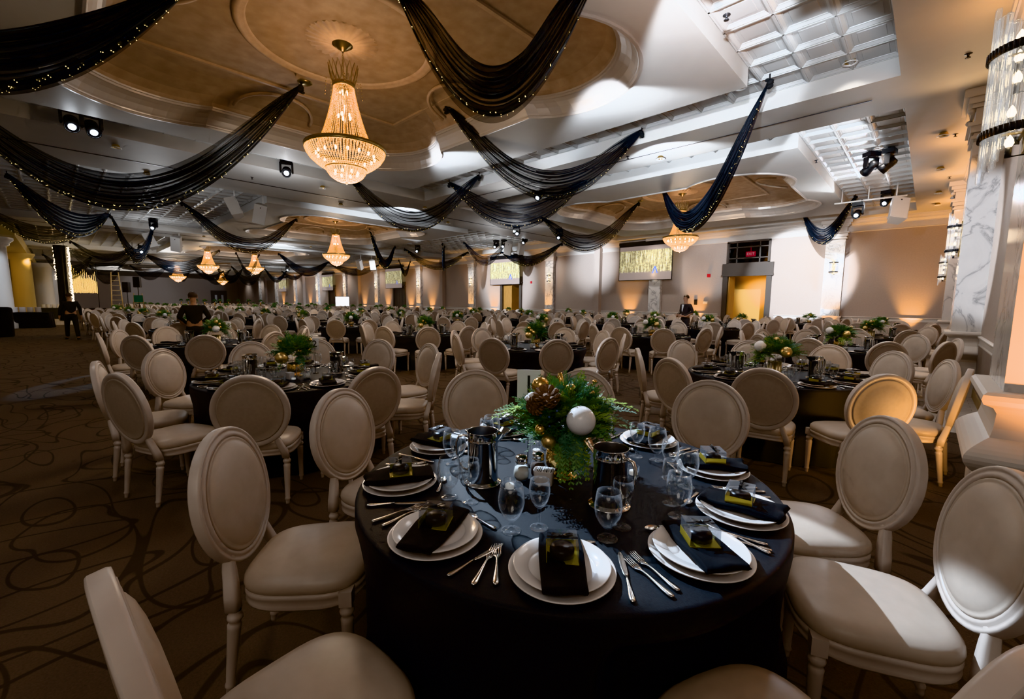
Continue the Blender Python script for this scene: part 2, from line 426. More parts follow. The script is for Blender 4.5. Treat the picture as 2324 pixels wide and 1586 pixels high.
def far_chair_mb():
    b = MB()
    for k, i in (('seat', 0), ('back_pad', 0), ('back_panel', 1), ('seat_frame', 2), ('back_frame', 2)):
        o = _far[k]; o.mi = [i]*len(o.mi); b.merge(o)
    o = _far['leg']; o.mi = [2]*len(o.mi)
    for Lm in LEGS: b.merge(o, Lm)
    return b
FARMB = far_chair_mb()
CHFAR = FARMB.mesh('far_chair', [MT['pad'], MT['panel'], MT['paint']])
def chair(loc, rz, label, parts=True, group='oval-back chairs around the round tables'):
    if not parts:
        return obj('oval_back_chair', CHFAR, loc, rz, label, 'chair', group)
    t = thing('oval_back_chair', label, 'chair', loc, rz, group)
    for k in ('seat', 'seat_frame', 'back_frame', 'back_pad', 'back_panel'): part(k, CH[k], t)
    for Lm in LEGS:
        o = part('leg', CH['leg'], t); o.matrix_local = Lm
    return t

# ------------------------------------------------------------------ tablecloth
TR_ = .914; TZ = .762
def cloth_mb(seed, n=240, folds=17, dents=None):
    """round cloth to the floor; where a chair seat is pushed in the hanging cloth gives way"""
    r = random.Random(seed); b = MB()
    ph = [(r.randint(9, 13), r.uniform(0, 6.28), .5), (folds, r.uniform(0, 6.28), 1.0), (r.randint(24, 29), r.uniform(0, 6.28), .35), (r.randint(3, 5), r.uniform(0, 6.28), .4)]
    def fold(a): return sum(w*cos(k*a+p) for k, p, w in ph)/2.25
    def sm(x): x = max(0, min(1, x)); return x*x*(3-2*x)
    if dents is None: dents = [(2*pi*k/10, 1.17) for k in range(10)]
    rings = []
    for s in (0.0001, .5, .9, .982): rings.append([(TR_*s*cos(2*pi*i/n), TR_*s*sin(2*pi*i/n), TZ) for i in range(n)])
    for z, dz in ((TZ-.002, .996), (TZ-.008, 1.0)): rings.append([(TR_*dz*cos(2*pi*i/n), TR_*dz*sin(2*pi*i/n), z) for i in range(n)])
    for z in (.735, .70, .66, .62, .58, .545, .51, .47, .42, .36, .31, .26, .20, .13, .06, .012):
        t = (TZ-z)/TZ; ring = []
        for i in range(n):
            a = 2*pi*i/n; e = min(1, t*2.2)
            rr = TR_+.004*t+(.026*fold(a+.10*t)+.006*t)*e*(.35+.65*t)
            for da, cr in dents:
                d = abs((a-da+pi) % (2*pi)-pi)*TR_
                if d > .42: continue
                k = 1-sm((d-.265)/.13)
                hz = sm((.70-z)/.15)
                lim = cr-.300 if z > .335 else min(cr-.300+(.335-z)*.9, cr-.246)
                if rr > lim: rr = rr+(lim-rr)*k*hz
            ring.append((rr*cos(a), rr*sin(a), z))
        rings.append(ring)
    b.loft(rings)
    return b
CLOTHS = [cloth_mb(3+i, 240, 15+2*i).mesh('tablecloth', MT['cloth']) for i in range(3)]

# ------------------------------------------------------------------ tableware (all sit at z = 0)
def plate_mb(r):
    b = MB(); w = r*.70
    b.lathe([(.0001, .004), (w*.8, .004), (w*.96, .005), (w, .007), (w*1.03, .011), (r*.97, .0185), (r, .0195), (r, .0165), (r*.98, .0150), (w*1.02, .006), (w*.9, .0), (w*.8, .0), (.0001, .0)], 64)
    return b
PL_BIG = plate_mb(.160).mesh('plate_large', MT['plate']); PL_SM = plate_mb(.145).mesh('plate_small', MT['plate'])
def napkin_mb(var=0, nu=20, nv=34):
    """folded napkin laid front (-y) to back (+y), its front end a soft rolled wave"""
    b = MB(); W = .072; Ln = .29; r = random.Random(var)
    p0 = r.uniform(0, 6.28)
    def prof(v):      # centre height and half thickness along the length
        h = .012+.004*sin(v*5+p0)+.006*max(0, v-.75)*4*.5
        return h
    def pt(u, v, side):
        x = (u-.5)*2; k = (1-abs(x)**8*.10)
        y = -.142+Ln*v
        wv = .5+.5*cos(2*pi*(u-.5)*1.5+p0*.3)
        front = max(0, 1-v/.13)
        th = .012*(1-.35*front*(1-wv)) * (1-.25*max(0, v-.9)*10*.5)
        if v < .025: th *= sqrt(max(0.02, v/.025))
        if v > .985: th *= sqrt(max(0.02, (1-v)/.015))
        if abs(x) > .93: th *= sqrt(max(.03, (1-abs(x))/.07))
        z = .036+prof(v)-.012+.007*front*wv+.0025*sin(9*v+2.2*x+p0)
        return (x*W*k*(1+.06*sin(4*v+p0)), y+.008*front*wv*-1, z+side*th)
    b.grid(lambda u, v: pt(u, v, 1), nu, nv)
    g = MB(); g.grid(lambda u, v: pt(u, v, -1), nu, nv); g.f = [f[::-1] for f in g.f]; b.merge(g)
    k = nu+1; o = k*(nv+1)
    loop = [i for i in range(nu+1)]+[j*k+nu for j in range(1, nv+1)]+[nv*k+i for i in range(nu-1, -1, -1)]+[j*k for j in range(nv-1, 0, -1)]
    for a, c in zip(loop, loop[1:]+loop[:1]): b.f.append([a, a+o, c+o, c]); b.sm.append(True); b.mi.append(0)
    return b
NAPK = [napkin_mb(i).mesh('napkin', MT['napkin']) for i in range(3)]
NAPLO = napkin_mb(1, 8, 12).mesh('napkin_low', MT['napkin'])
def box_shapes():
    s = .047; h = .054
    a = MB(); a.box((0, 0, .0012), (2*s, 2*s, .0024))
    a.box((-s+.0006, 0, .013), (.0012, 2*s-.004, .024)); a.box((0, s-.0006, .013), (2*s-.004, .0012, .024))
    c = MB()
    e = s-.0015
    c.box((0, -e, h/2+.003), (2*e, .0008, h)); c.box((0, e, h/2+.003), (2*e, .0008, h)); c.box((-e, 0, h/2+.003), (.0008, 2*e, h)); c.box((e, 0, h/2+.003), (.0008, 2*e, h)); c.box((0, 0, h+.003), (2*e, 2*e, .0008))
    t = MB(); t.lathe([(.0001, .0032), (.034, .0032), (.037, .006), (.037, .024), (.033, .031), (.020, .036), (.0001, .037)], 28)
    r = MB()
    z = h+.0042
    r.box((0, 0, z), (2*s-.004, .008, .0012))
    for sx in (-1, 1):
        def loop(u, v, sx=sx):
            a = 2*pi*u
            return (sx*(.016-.016*cos(a)), (v-.5)*.009+.004*sx*sin(a)*.3, z+.001+.009*abs(sin(a/2))+.003*sin(a))
        r.grid(loop, 14, 1, wrap=False)
        r.grid(lambda u, v, sx=sx: (sx*.036*u*.9, -.020*u+(v-.5)*.008, z+.002+.004*sin(pi*u)), 6, 1)
    r.ball((0, 0, z+.003), .0045, 8, 6)
    return a, c, t, r
_b = box_shapes()
BOXP = [('gold_base', _b[0].mesh('favour_base', MT['goldfoil'])), ('clear_lid', _b[1].mesh('favour_lid', MT['thin'])), ('chocolate', _b[2].mesh('favour_chocolate', MT['choc'])), ('ribbon_bow', _b[3].mesh('favour_bow', MT['ribbon']))]
_fb = MB(); _bb = box_shapes()
for i, q in enumerate(_bb): q.mi = [i]*len(q.mi); _fb.merge(q)
BOXFAR = _fb.mesh('favour_box', [MT['goldfoil'], MT['thin'], MT['choc'], MT['ribbon']])
def flat_mb(kind):
    """cutlery along y: handle at -y, business end at +y"""
    b = MB(); Ln = {'fork': .200, 'knife': .235, 'spoon': .155}[kind]
    y0 = -Ln/2
    def strip(st):
        rings = []
        for y, w, z, th in st:
            rings.append([(w, y, z-th*.3), (w*.8, y, z+th), (0, y, z+th*1.3), (-w*.8, y, z+th), (-w, y, z-th*.3), (-w*.8, y, z-th*.6), (0, y, z-th*.6), (w*.8, y, z-th*.6)])
        b.loft(rings, cap0=True, cap1=True)
    hand = [(0, .0035, .004, .0012), (.004, .0082, .004, .002), (.014, .0105, .004, .0022), (.035, .0088, .0035, .0022), (.07, .0055, .005, .002), (.10, .0036, .007, .0018), (.118, .0034, .0075, .0018)]
    if kind == 'fork':
        strip([(y0+a, w, z, t) for a, w, z, t in hand]+[(y0+.130, .006, .0065, .0013), (y0+.140, .0115, .005, .0012), (y0+.152, .0125, .004, .0011)])
        for i in range(4):
            x = (i-1.5)*.0068
            b.tube([(x, y0+.149, .004), (x, y0+.165, .0042), (x*1.02, y0+.185, .007), (x*1.0, y0+.200, .0105)], [.0022, .0021, .0018, .0010], 6, flat=.6)
    elif kind == 'knife':
        strip([(y0+a*.92, w*.9, z, t*1.3) for a, w, z, t in hand])
        st = [(y0+.106, .004, .0065, .0016), (y0+.118, .008, .006, .001), (y0+.15, .0100, .0055, .0009), (y0+.19, .0102, .005, .0009), (y0+.215, .0088, .005, .0008), (y0+.229, .0055, .005, .0008), (y0+.235, .0015, .005, .0006)]
        strip(st)
    else:
        strip([(y0+a*.8, w*.85, z, t) for a, w, z, t in hand])
        cy = y0+.125
        def bowl(u, v):
            a = 2*pi*u; r = v
            return (.0155*r*cos(a)*(1-.12*sin(a)), cy+.026*r*sin(a), .0085-.006*(1-r*r))
        b.grid(bowl, 20, 5, wrap=True)
        b.grid(lambda u, v: tuple(Vector(bowl(u, v))-Vector((0, 0, .0012))), 20, 5, wrap=True)
    return b
FORK = flat_mb('fork').mesh('fork', MT['flatware']); KNIFE = flat_mb('knife').mesh('knife', MT['flatware']); SPOON = flat_mb('spoon').mesh('spoon', MT['flatware'])
def goblet_mb(n=40, lo=False):
    b = MB()
    o = [(.0001, .0), (.036, .0), (.0362, .0012), (.030, .003), (.014, .006), (.0075, .011), (.0068, .016), (.0105, .022), (.0085, .028), (.010, .036), (.019, .045), (.029, .060), (.0370, .082), (.0410, .104), (.0415, .118), (.0385, .143), (.0345, .170)]
    i = [(.0335, .1702), (.0372, .143), (.0400, .118), (.0395, .104), (.0355, .083), (.0275, .062), (.017, .048), (.006, .042), (.0001, .041)]
    kk = 1.15
    o = [(r*(kk if z > .04 else 1), z) for r, z in o]; i = [(r*(kk if z > .045 else 1), z) for r, z in i]
    b.lathe(o+([] if lo else i), n)
    return b
def wine_mb(n=40, lo=False):
    b = MB()
    o = [(.0001, .0), (.033, .0), (.0332, .0012), (.027, .003), (.012, .006), (.0055, .012), (.0042, .03), (.0042, .055), (.0065, .066), (.0052, .070), (.008, .075), (.017, .084), (.0265, .102), (.0325, .125), (.0340, .142), (.0325, .160), (.0300, .180)]
    i = [(.0290, .1802), (.0313, .160), (.0327, .142), (.0313, .126), (.0252, .103), (.015, .087), (.004, .080), (.0001, .079)]
    kk = 1.14
    o = [(r*(kk if z > .04 else 1), z) for r, z in o]; i = [(r*(kk if z > .045 else 1), z) for r, z in i]
    b.lathe(o+([] if lo else i), n)
    return b
GOB = goblet_mb().mesh('goblet', MT['glass']); WIN = wine_mb().mesh('wine_glass', MT['glass'])
GOBLO = goblet_mb(16, True).mesh('goblet_low', MT['thin']); WINLO = wine_mb(16, True).mesh('wine_low', MT['thin'])
def pitcher_shapes():
    b = MB(); H = .236
    b.lathe([(.0001, .006), (.062, .006), (.067, .010), (.0675, .02), (.0675, H-.045), (.0690, H-.043), (.0700, H-.040), (.0690, H-.037), (.0685, H-.033), (.0700, H-.002), (.0712, H), (.0700, H+.001), (.0685, H-.002)], 48)
    b.lathe([(.0685, H-.002), (.0672, H-.006), (.0655, H-.04), (.065, .03), (.0001, .02)], 48, mi=1)
    def spout(u, v):
        a = (u-.5)*1.25; t = v
        r = .0700+t*.055*cos(a*1.25)**2
        return (-r*cos(a), r*sin(a), H-.052*(1-t)*cos(a*1.2)**2+.006*t*cos(a)**3)
    b.grid(spout, 16, 6)
    base = MB(); base.lathe([(.0001, 0), (.083, 0), (.085, .002), (.083, .005), (.074, .009), (.068, .014)], 48)
    h = MB(); h.tube([(.0675, 0, .205), (.085, 0, .212), (.108, 0, .205), (.118, 0, .18), (.117, 0, .13), (.108, 0, .085), (.088, 0, .058), (.0675, 0, .052)], [.009, .009, .0095, .0095, .009, .008, .0075, .008], 10, flat=.6)
    return b, base, h
_p = pitcher_shapes(); PITCH = [('body', _p[0].mesh('pitcher_body', [MT['steel'], MT['steelin']])), ('base_ring', _p[1].mesh('pitcher_base', MT['steel'])), ('handle', _p[2].mesh('pitcher_handle', MT['steel']))]
def shaker_parts(fill):
    g = MB(); g.lathe([(.0001, .0), (.030, .0), (.033, .004), (.036, .02), (.0365, .035), (.033, .055), (.027, .072), (.0245, .080)], 32)
    f = MB(); f.lathe([(.0001, .004), (.030, .005), (.0335, .02), (.034, .035), (.030, .055), (.0001, .057)], 24)
    l = MB(); l.lathe([(.0265, .076), (.029, .078), (.029, .083), (.027, .086), (.0275, .092), (.029, .098), (.027, .106), (.018, .112), (.0001, .114)], 32)
    return [('jar', g.mesh('shaker_jar', MT['thin'])), ('filling', f.mesh('shaker_fill', fill)), ('cap', l.mesh('shaker_cap', MT['steel']))]
SALT = shaker_parts(MT['salt']); PEPPER = shaker_parts(MT['pepper'])
def rbox(b, w, d, h, r, z0=0, top=1.0, mi=0, n=5, cap=True):
    def ring(s, z):
        o = []
        for cx, cy, a0 in ((1, 1, 0), (-1, 1, pi/2), (-1, -1, pi), (1, -1, 1.5*pi)):
            for k in range(n+1):
                a = a0+k*pi/2/n
                o.append((((w/2-r)*cx+r*cos(a))*s, ((d/2-r)*cy+r*sin(a))*s, z))
        return o
    return ring
def caddy_parts():
    b = MB(); ring = rbox(b, .092, .062, .06, .014)
    b.loft([ring(.001, .001), ring(.82, .0), ring(.86, .004), ring(.98, .062), ring(1.02, .066), ring(1.0, .067), ring(.94, .063), ring(.84, .012), ring(.001, .011)])
    p = MB()
    r = random.Random(4)
    for i in range(11):
        p.box((0, 0, 0), (.0035, .048, .052), M=T(-.034+i*.0066, r.uniform(-.003, .003), .046) @ RY(radians(18+r.uniform(-6, 6))))
    return [('dish', b.mesh('caddy_dish', MT['plate'])), ('sugar_packets', p.mesh('caddy_packets', MT['card']))]
CADDY = caddy_parts()
def votive_parts():
    g = MB(); g.lathe([(.0001, .0), (.026, .0), (.027, .003), (.027, .048), (.0265, .05), (.0245, .048), (.024, .010), (.0001, .009)], 32)
    w = MB(); w.lathe([(.0001, .011), (.020, .011), (.020, .026), (.019, .028), (.0001, .027)], 24); 
    k = MB(); k.tube([(0, 0, .026), (0, 0, .034)], .0009, 6)
    return [('glass_cup', g.mesh('votive_cup', MT['thin'])), ('candle', w.mesh('votive_wax', MT['wax']), [('wick', k.mesh('votive_wick', MT['ink']))])]
VOT = votive_parts()

# ------------------------------------------------------------------ greenery centrepiece
def sprig(b, p, d, up, ln, w, r, mi, nb=9, flat=.3, droop=.5):
    """a feathery cedar spray: stem with side branchlets, each a row of little flat needles"""
    p = Vector(p); d = Vector(d).normalized()
    side = d.cross(up)
    if side.length < .01: side = d.orthogonal()
    side.normalize(); nrm = side.cross(d).normalized()
    prev = None
    vs = []; fs = []
    def stem(t): return p+d*(ln*t)-Vector((0, 0, 1))*(droop*ln*t*t)
    for i in range(nb):
        t = (i+.6)/nb
        q = stem(t); L_ = w*(1-.75*t)*(.75+.5*r.random())
        for sg in (-1, 1):
            dr = (side*sg*(.9)+d*(.75+.3*r.random())+nrm*r.uniform(-flat, flat)).normalized()
            e = q+dr*L_-Vector((0, 0, 1))*droop*.15*L_
            wid = L_*.10+.0012
            pn = dr.cross(nrm).normalized()
            k = len(vs); m = (q+e)/2
            vs += [q, m+pn*wid, e, m-pn*wid]; fs.append((k, k+1, k+2, k+3))
            for s2 in (-1, 1):
                for f in (.40, .72):
                    q2 = q+(e-q)*f; e2 = q2+(dr*.7+pn*s2*.8).normalized()*L_*.34
                    k = len(vs); m2 = (q2+e2)/2; pn2 = (e2-q2).cross(nrm).normalized()
                    vs += [q2, m2+pn2*wid*.7, e2, m2-pn2*wid*.7]; fs.append((k, k+1, k+2, k+3))
    k = len(vs); a, c, e = stem(0), stem(.5), stem(1)
    vs += [a+side*.002, c+side*.0016, e, c-side*.0016, a-side*.002]; fs.append((k, k+1, k+2, k+3, k+4))
    b.add(vs, fs, False, mi)
def foliage_mb(seed, n, rad, hgt, ln=.13, w=.035, nb=9, trail=6):
    r = random.Random(seed); b = MB()
    for i in range(n):
        a = r.uniform(0, 2*pi); el = r.uniform(-.22, 1.3)
        rr = rad*(.15+.50*r.random())
        base = Vector((cos(a)*rr*cos(el)*.95, sin(a)*rr*cos(el)*.95, hgt*.55*sin(el)*r.uniform(.5, 1)))
        d = Vector((cos(a)*cos(el), sin(a)*cos(el), .12+.8*sin(el)))+Vector((r.uniform(-.35, .35), r.uniform(-.35, .35), r.uniform(-.15, .3)))
        k = r.choice((0, 0, 0, 0, 1, 1, 2))
        sprig(b, base, d, Vector((r.uniform(-.6, .6), r.uniform(-.6, .6), 1)), ln*r.uniform(.7, 1.2), w*r.uniform(.8, 1.3), r, k, nb, .45, r.uniform(.05, .38))
    for i in range(trail):
        a = r.uniform(0, 2*pi)
        for q in range(3): sprig(b, (cos(a)*rad*.55, sin(a)*rad*.55, -.02), (cos(a+r.uniform(-.3, .3)), sin(a+r.uniform(-.3, .3)), -.55), Vector((r.uniform(-.4, .4), r.uniform(-.4, .4), 1)), ln*1.1, w*1.3, r, r.choice((0, 1, 2)), nb, .4, .45)
    return b
LEAVES = [MT['leafA'], MT['leafB'], MT['leafC']]
def cone_mb(s=1.0):
    b = MB(); b.ball((0, 0, 0), .024*s, 10, 8, sq=(1, 1, 1.3))
    for k in range(9):
        t = k/8; z = (-.035+.072*t)*s; R = (.036*sin(pi*(.22+.70*(1-t)))+.004)*s
        nn = 9 if k < 7 else 5
        for i in range(nn):
            a = 2*pi*(i+.5*(k % 2))/nn
            M = RZ(a) @ T(R*.55, 0, z) @ RY(radians(-12-25*t))
            b.add([(0, -.006*s, -.002*s), (R*.75, -.011*s, 0), (R*.9, 0, .004*s), (R*.75, .011*s, 0), (0, .006*s, -.002*s), (R*.45, 0, .006*s)], [(0, 1, 5), (1, 2, 5), (2, 3, 5), (3, 4, 5), (4, 0, 5), (0, 4, 3, 2, 1)], False, 0, M)
    return b
BALL = {k: MB() for k in ('whitebb', 'goldmatte', 'gold', 'champ')}
for k in BALL: BALL[k].ball((0, 0, 0), 1, 28, 18)
BALL = {k: BALL[k].mesh('bauble_'+k, MT[k]) for k in BALL}
CONE = cone_mb().mesh('pine_cone', MT['cone'])
def vase_mb():
    b = MB(); b.lathe([(.0001, 0), (.066, 0), (.070, .003), (.064, .009), (.040, .014), (.032, .020), (.045, .028), (.068, .040), (.078, .060), (.080, .090), (.076, .120), (.074, .140), (.070, .140), (.070, .10), (.0001, .05)], 40)
    return b
VASE = vase_mb().mesh('gold_vase', MT['gold'])
def glassvase_mb():
    b = MB()
    for i in range(7):
        a = 2*pi*i/7; q = MB(); q.lathe([(.0001, 0), (.022, 0), (.024, .01), (.022, .15), (.020, .15), (.021, .015), (.0001, .01)], 12)
        b.merge(q, T(.05*cos(a), .05*sin(a), 0))
    return b
GVASE = glassvase_mb().mesh('vase_cluster', MT['champ'])
_f1 = foliage_mb(5, 560, .235, .22, .14, .046, 11, 5); _r = random.Random(31)
for _q in range(16): sprig(_f1, (.085+_r.uniform(-.03, .03), -.09+_r.uniform(-.03, .03), _r.uniform(-.03, .03)), (.50+_r.uniform(-.25, .25), -.45+_r.uniform(-.25, .25), -.95), Vector((_r.uniform(-.4, .4), _r.uniform(-.4, .4), 1)), _r.uniform(.12, .20), .052, _r, _r.choice((0, 0, 1, 2)), 11, .4, .2)
for _q in range(10):   # long airy sprays to the left and right
    _s = 1 if _q % 2 else -1
    sprig(_f1, (_s*.13*.8, _s*.13*.6, .06+_r.uniform(-.04, .06)), (_s*.8+_r.uniform(-.2, .2), _s*.6+_r.uniform(-.2, .2), _r.uniform(-.1, .35)), Vector((_r.uniform(-.4, .4), _r.uniform(-.4, .4), 1)), .20, .05, _r, _r.choice((0, 1, 2)), 13, .4, .25)
FOL1 = _f1.mesh('foliage_table1', LEAVES)
FOLS = [foliage_mb(20+i, 230, .21, .18, .15, .055, 7, 3).mesh('foliage', LEAVES) for i in range(3)]
FOLLO = [foliage_mb(40+i, 110, .21, .17, .165, .07, 4, 2).mesh('foliage_low', LEAVES) for i in range(2)]
def font_mb(txt, size, ext=.0006):
    cu = bpy.data.curves.new('text', 'FONT'); cu.body = txt; cu.size = size; cu.extrude = ext
    cu.align_x = 'CENTER'; cu.align_y = 'CENTER'
    o = bpy.data.objects.new('tmp_text', cu); C.objects.link(o)
    bpy.context.view_layer.update()
    me = bpy.data.meshes.new_from_object(o.evaluated_get(bpy.context.evaluated_depsgraph_get()))
    bpy.data.objects.remove(o)
    b = MB(); b.add([tuple(q.co) for q in me.vertices], [list(p.vertices) for p in me.polygons], False)
    bpy.data.meshes.remove(me)
    return b
def number_card(txt, loc, rz, label, w=.10, h=.14, stem=.22):
    t = thing('table_number_card', label, 'table number', loc, rz, 'table number cards')
    b = MB(); b.lathe([(.0001, 0), (.032, 0), (.032, .003), (.004, .006)], 20); b.tube([(0, 0, .004), (0, 0, stem+.02)], .0022, 8); b.build('stand', MT['greydark'], t)
    c = MB(); c.box((0, 0, stem+h/2), (w, .003, h)); co = c.build('card', MT['card'], t)
    f = font_mb(txt, h*.82 if len(txt) == 1 else h*.62)
    g = MB(); g.merge(f, T(0, -.0022, stem+h/2) @ RX(pi/2)); g.build('number', MT['ink'], co)
    return t
# ------------------------------------------------------------------ chandelier (z = 0 at the finial)
def chandelier_parts():
    def interp(tab, t):
        for (t0, r0), (t1, r1) in zip(tab, tab[1:]):
            if t <= t1: return r0+(r1-r0)*(t-t0)/(t1-t0)
        return tab[-1][1]
    body = MB(); tab = [(0, .455), (.12, .395), (.3, .325), (.5, .265), (.7, .215), (.88, .178), (1, .160)]
    n = 52
    for i in range(n):
        a = 2*pi*i/n
        for j in range(42):
            t = (j+.5)/42; z = .55+.97*t; r = interp(tab, t)
            body.octa((r*cos(a), r*sin(a), z), .0125-.003*t, 0, None, 1.1)
    bowl = MB(); n = 76; tb = [(0, .30), (.12, .37), (.3, .46), (.55, .555), (.8, .61), (1, .632)]
    for i in range(n):
        a = 2*pi*i/n
        for j in range(15):
            t = (j+.5)/15; z = .20+.32*t; r = interp(tb, t)
            bowl.octa((r*cos(a), r*sin(a), z), .0155, 0, None, .9)
    low = MB(); n = 46; tl = [(0, .02), (.06, .10), (.2, .18), (.45, .255), (.75, .30), (1, .315)]
    for i in range(n):
        a = 2*pi*i/n
        for j in range(13):
            t = (j+.3)/13; z = .01+.21*t; r = interp(tl, t)
            low.octa((r*cos(a), r*sin(a), z), .014, 0, None, .8)
    ring = MB(); ring2 = MB(); ring3 = MB()
    ring.lathe([(.62, .515), (.648, .515), (.652, .53), (.652, .56), (.645, .575), (.62, .575), (.62, .515)], 64)
    ring2.lathe([(.315, .215), (.333, .215), (.335, .24), (.315, .245), (.315, .215)], 48)
    ring3.lathe([(.155, 1.515), (.172, 1.515), (.178, 1.54), (.172, 1.575), (.155, 1.575), (.155, 1.515)], 40)
    crown = MB()
    for i in range(16):
        a = 2*pi*i/16
        M = RZ(a)
        crown.tube([(.165, 0, 1.54), (.19, .03, 1.64), (.215, .038, 1.74), (.232, 0, 1.86), (.215, -.038, 1.74), (.19, -.03, 1.64), (.165, 0, 1.54)], .005, 5, 0, M, False)
        for k in range(6): crown.octa((.262+.006*k, 0, 1.62-.05*k), .009, 0, M, 1.6) if i % 2 else None
    chain = MB()
    for k in range(14):
        M = T(0, 0, 1.60+.036*k) @ RZ(pi/2*(k % 2))
        chain.tube([(.012*cos(q*pi/4), 0, .022*sin(q*pi/4)) for q in range(9)], .003, 5, 0, M, False)
    chain.tube([(0, 0, .03), (0, 0, 1.6)], .012, 8)
    can = MB(); can.lathe([(.012, 2.07), (.03, 2.075), (.045, 2.10), (.085, 2.115), (.09, 2.13), (.125, 2.145), (.13, 2.16), (.155, 2.175), (.16, 2.20), (.0001, 2.20)], 36)
    fin = MB(); fin.ball((0, 0, .0), .022, 12, 8); 
    bulbs = []
    b = MB()
    for i in range(16):
        a = 2*pi*i/16
        b.ball((.46*cos(a), .46*sin(a), .43), .020, 8, 6, sq=(1, 1, 1.6))
    for i in range(8):
        a = 2*pi*i/8; b.ball((.19*cos(a), .19*sin(a), .16), .020, 8, 6, sq=(1, 1, 1.6))
    for i in range(5):
        a = 2*pi*i/5+.4; b.ball((.10*cos(a), .10*sin(a), 1.07), .022, 8, 6, sq=(1, 1, 1.6)); b.ball((.06*cos(a), .06*sin(a), 1.44), .014, 8, 6, sq=(1, 1, 1.6))
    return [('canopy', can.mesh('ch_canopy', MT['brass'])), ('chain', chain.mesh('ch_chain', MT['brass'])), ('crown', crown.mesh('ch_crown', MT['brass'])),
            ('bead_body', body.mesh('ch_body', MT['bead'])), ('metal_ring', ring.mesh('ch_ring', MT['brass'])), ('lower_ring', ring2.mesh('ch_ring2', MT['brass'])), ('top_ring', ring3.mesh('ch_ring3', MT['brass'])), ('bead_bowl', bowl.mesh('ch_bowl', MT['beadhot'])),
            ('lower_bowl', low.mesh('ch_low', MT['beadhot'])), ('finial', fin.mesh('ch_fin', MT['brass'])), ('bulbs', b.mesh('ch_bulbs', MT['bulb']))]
CHAND = chandelier_parts()
def light(kind, name, loc, energy, col, target=None, size=.1, angle=60, blend=.3):
    d = bpy.data.lights.new(name, kind); d.energy = energy; d.color = col
    if kind == 'AREA': d.shape = 'DISK'; d.size = size
    else: d.shadow_soft_size = size
    if kind == 'SPOT': d.spot_size = radians(angle); d.spot_blend = blend
    o = bpy.data.objects.new(name, d); C.objects.link(o); o.location = loc
    if target is not None:
        o.rotation_euler = (Vector(target)-Vector(loc)).to_track_quat('-Z', 'Y').to_euler()
    return o
WARM = (1, .74, .50); COOL = (.80, .89, 1.0); NEUT = (1, .955, .91)
def chandelier(x, y, zb, label, sc=1.0, power=60):
    t = thing('crystal_chandelier', label, 'chandelier', (x, y, zb), 0, 'crystal chandeliers'); t.scale = (sc, sc, sc)
    kids(CHAND, t)
    light('POINT', 'chandelier_light', (x, y, zb-.12), power*2.0, (1, .82, .64), size=.25)
    light('POINT', 'chandelier_uplight', (x, y, zb+1.25*sc), power*.55, (1, .60, .30), size=.1)
# ------------------------------------------------------------------ sconce: half ring of glass rods, on a face whose outward normal is +x local
def sconce_parts():
    rods = MB(); n = 17
    for i in range(n):
        a = -pi/2+pi*i/(n-1)
        e = abs(i-(n-1)/2)/((n-1)/2)
        for k, rr in enumerate((.150, .105)):
            if k and i % 2: continue
            z0 = -.50+.30*e+(.06 if k else 0)+.05*((i*7) % 3)/2; z1 = .50-.20*e-(.03 if k else 0)-.04*((i*5) % 3)/2
            x, y = .02+rr*cos(a), rr*sin(a)
            q = MB(); q.lathe([(.0001, z0), (.011, z0+.002), (.0115, z0+.01), (.0115, z1-.01), (.011, z1-.002), (.0001, z1)], 8)
            rods.merge(q, T(x, y, 0))
    bands = [MB(), MB()]
    for z, band in ((-.20, bands[0]), (.22, bands[1])):
        band.lathe([(.163, z-.022), (.170, z-.022), (.170, z+.022), (.163, z+.022), (.163, z-.022)], 28, M=T(.02, 0, 0), a0=-pi/2, a1=pi/2)
        for i in range(26):
            a = -pi/2+pi*i/25; band.tube([(.02+.171*cos(a), .171*sin(a), z-.022), (.02+.171*cos(a), .171*sin(a), z+.022)], .005, 5)
    plate = MB(); plate.box((.008, 0, 0), (.016, .10, .62)); 
    for z in (-.2, .22): plate.box((.05, 0, z), (.10, .012, .012)); plate.box((.02, 0, z), (.012, .32, .012))
    bulb = MB(); cup = MB()
    for y, z in ((-.05, .30), (.05, .05), (-.04, -.10), (.04, -.28), (-.01, .18)):
        bulb.lathe([(.0001, z), (.012, z+.003), (.019, z+.02), (.016, z+.038), (.006, z+.058), (.0001, z+.066)], 12, M=T(.07, y, 0))
        cup.lathe([(.0001, z-.055), (.013, z-.055), (.013, z), (.0001, z)], 12, M=T(.07, y, 0)); cup.tube([(.01, y, z-.05), (.07, y, z-.05)], .004, 6)
    return [('back_plate', plate.mesh('sc_plate', MT['brass'])), ('glass_rods', rods.mesh('sc_rods', MT['rod'])), ('metal_band', bands[0].mesh('sc_band', MT['greydark'])), ('metal_band', bands[1].mesh('sc_band', MT['greydark'])), ('candle_cups', cup.mesh('sc_cup', MT['greydark'])), ('bulbs', bulb.mesh('sc_bulb', MT['bulb']))]
SCON = sconce_parts()
def sconce(x, y, z, rz, label, power=8, sc=1.0):
    t = thing('crystal_wall_sconce', label, 'wall light', (x, y, z), rz, 'crystal rod wall sconces'); t.scale = (sc, sc, sc)
    kids(SCON, t)
    if power: light('POINT', 'sconce_light', (x+.32*cos(rz), y+.32*sin(rz), z), power, (1, .80, .58), size=.12)
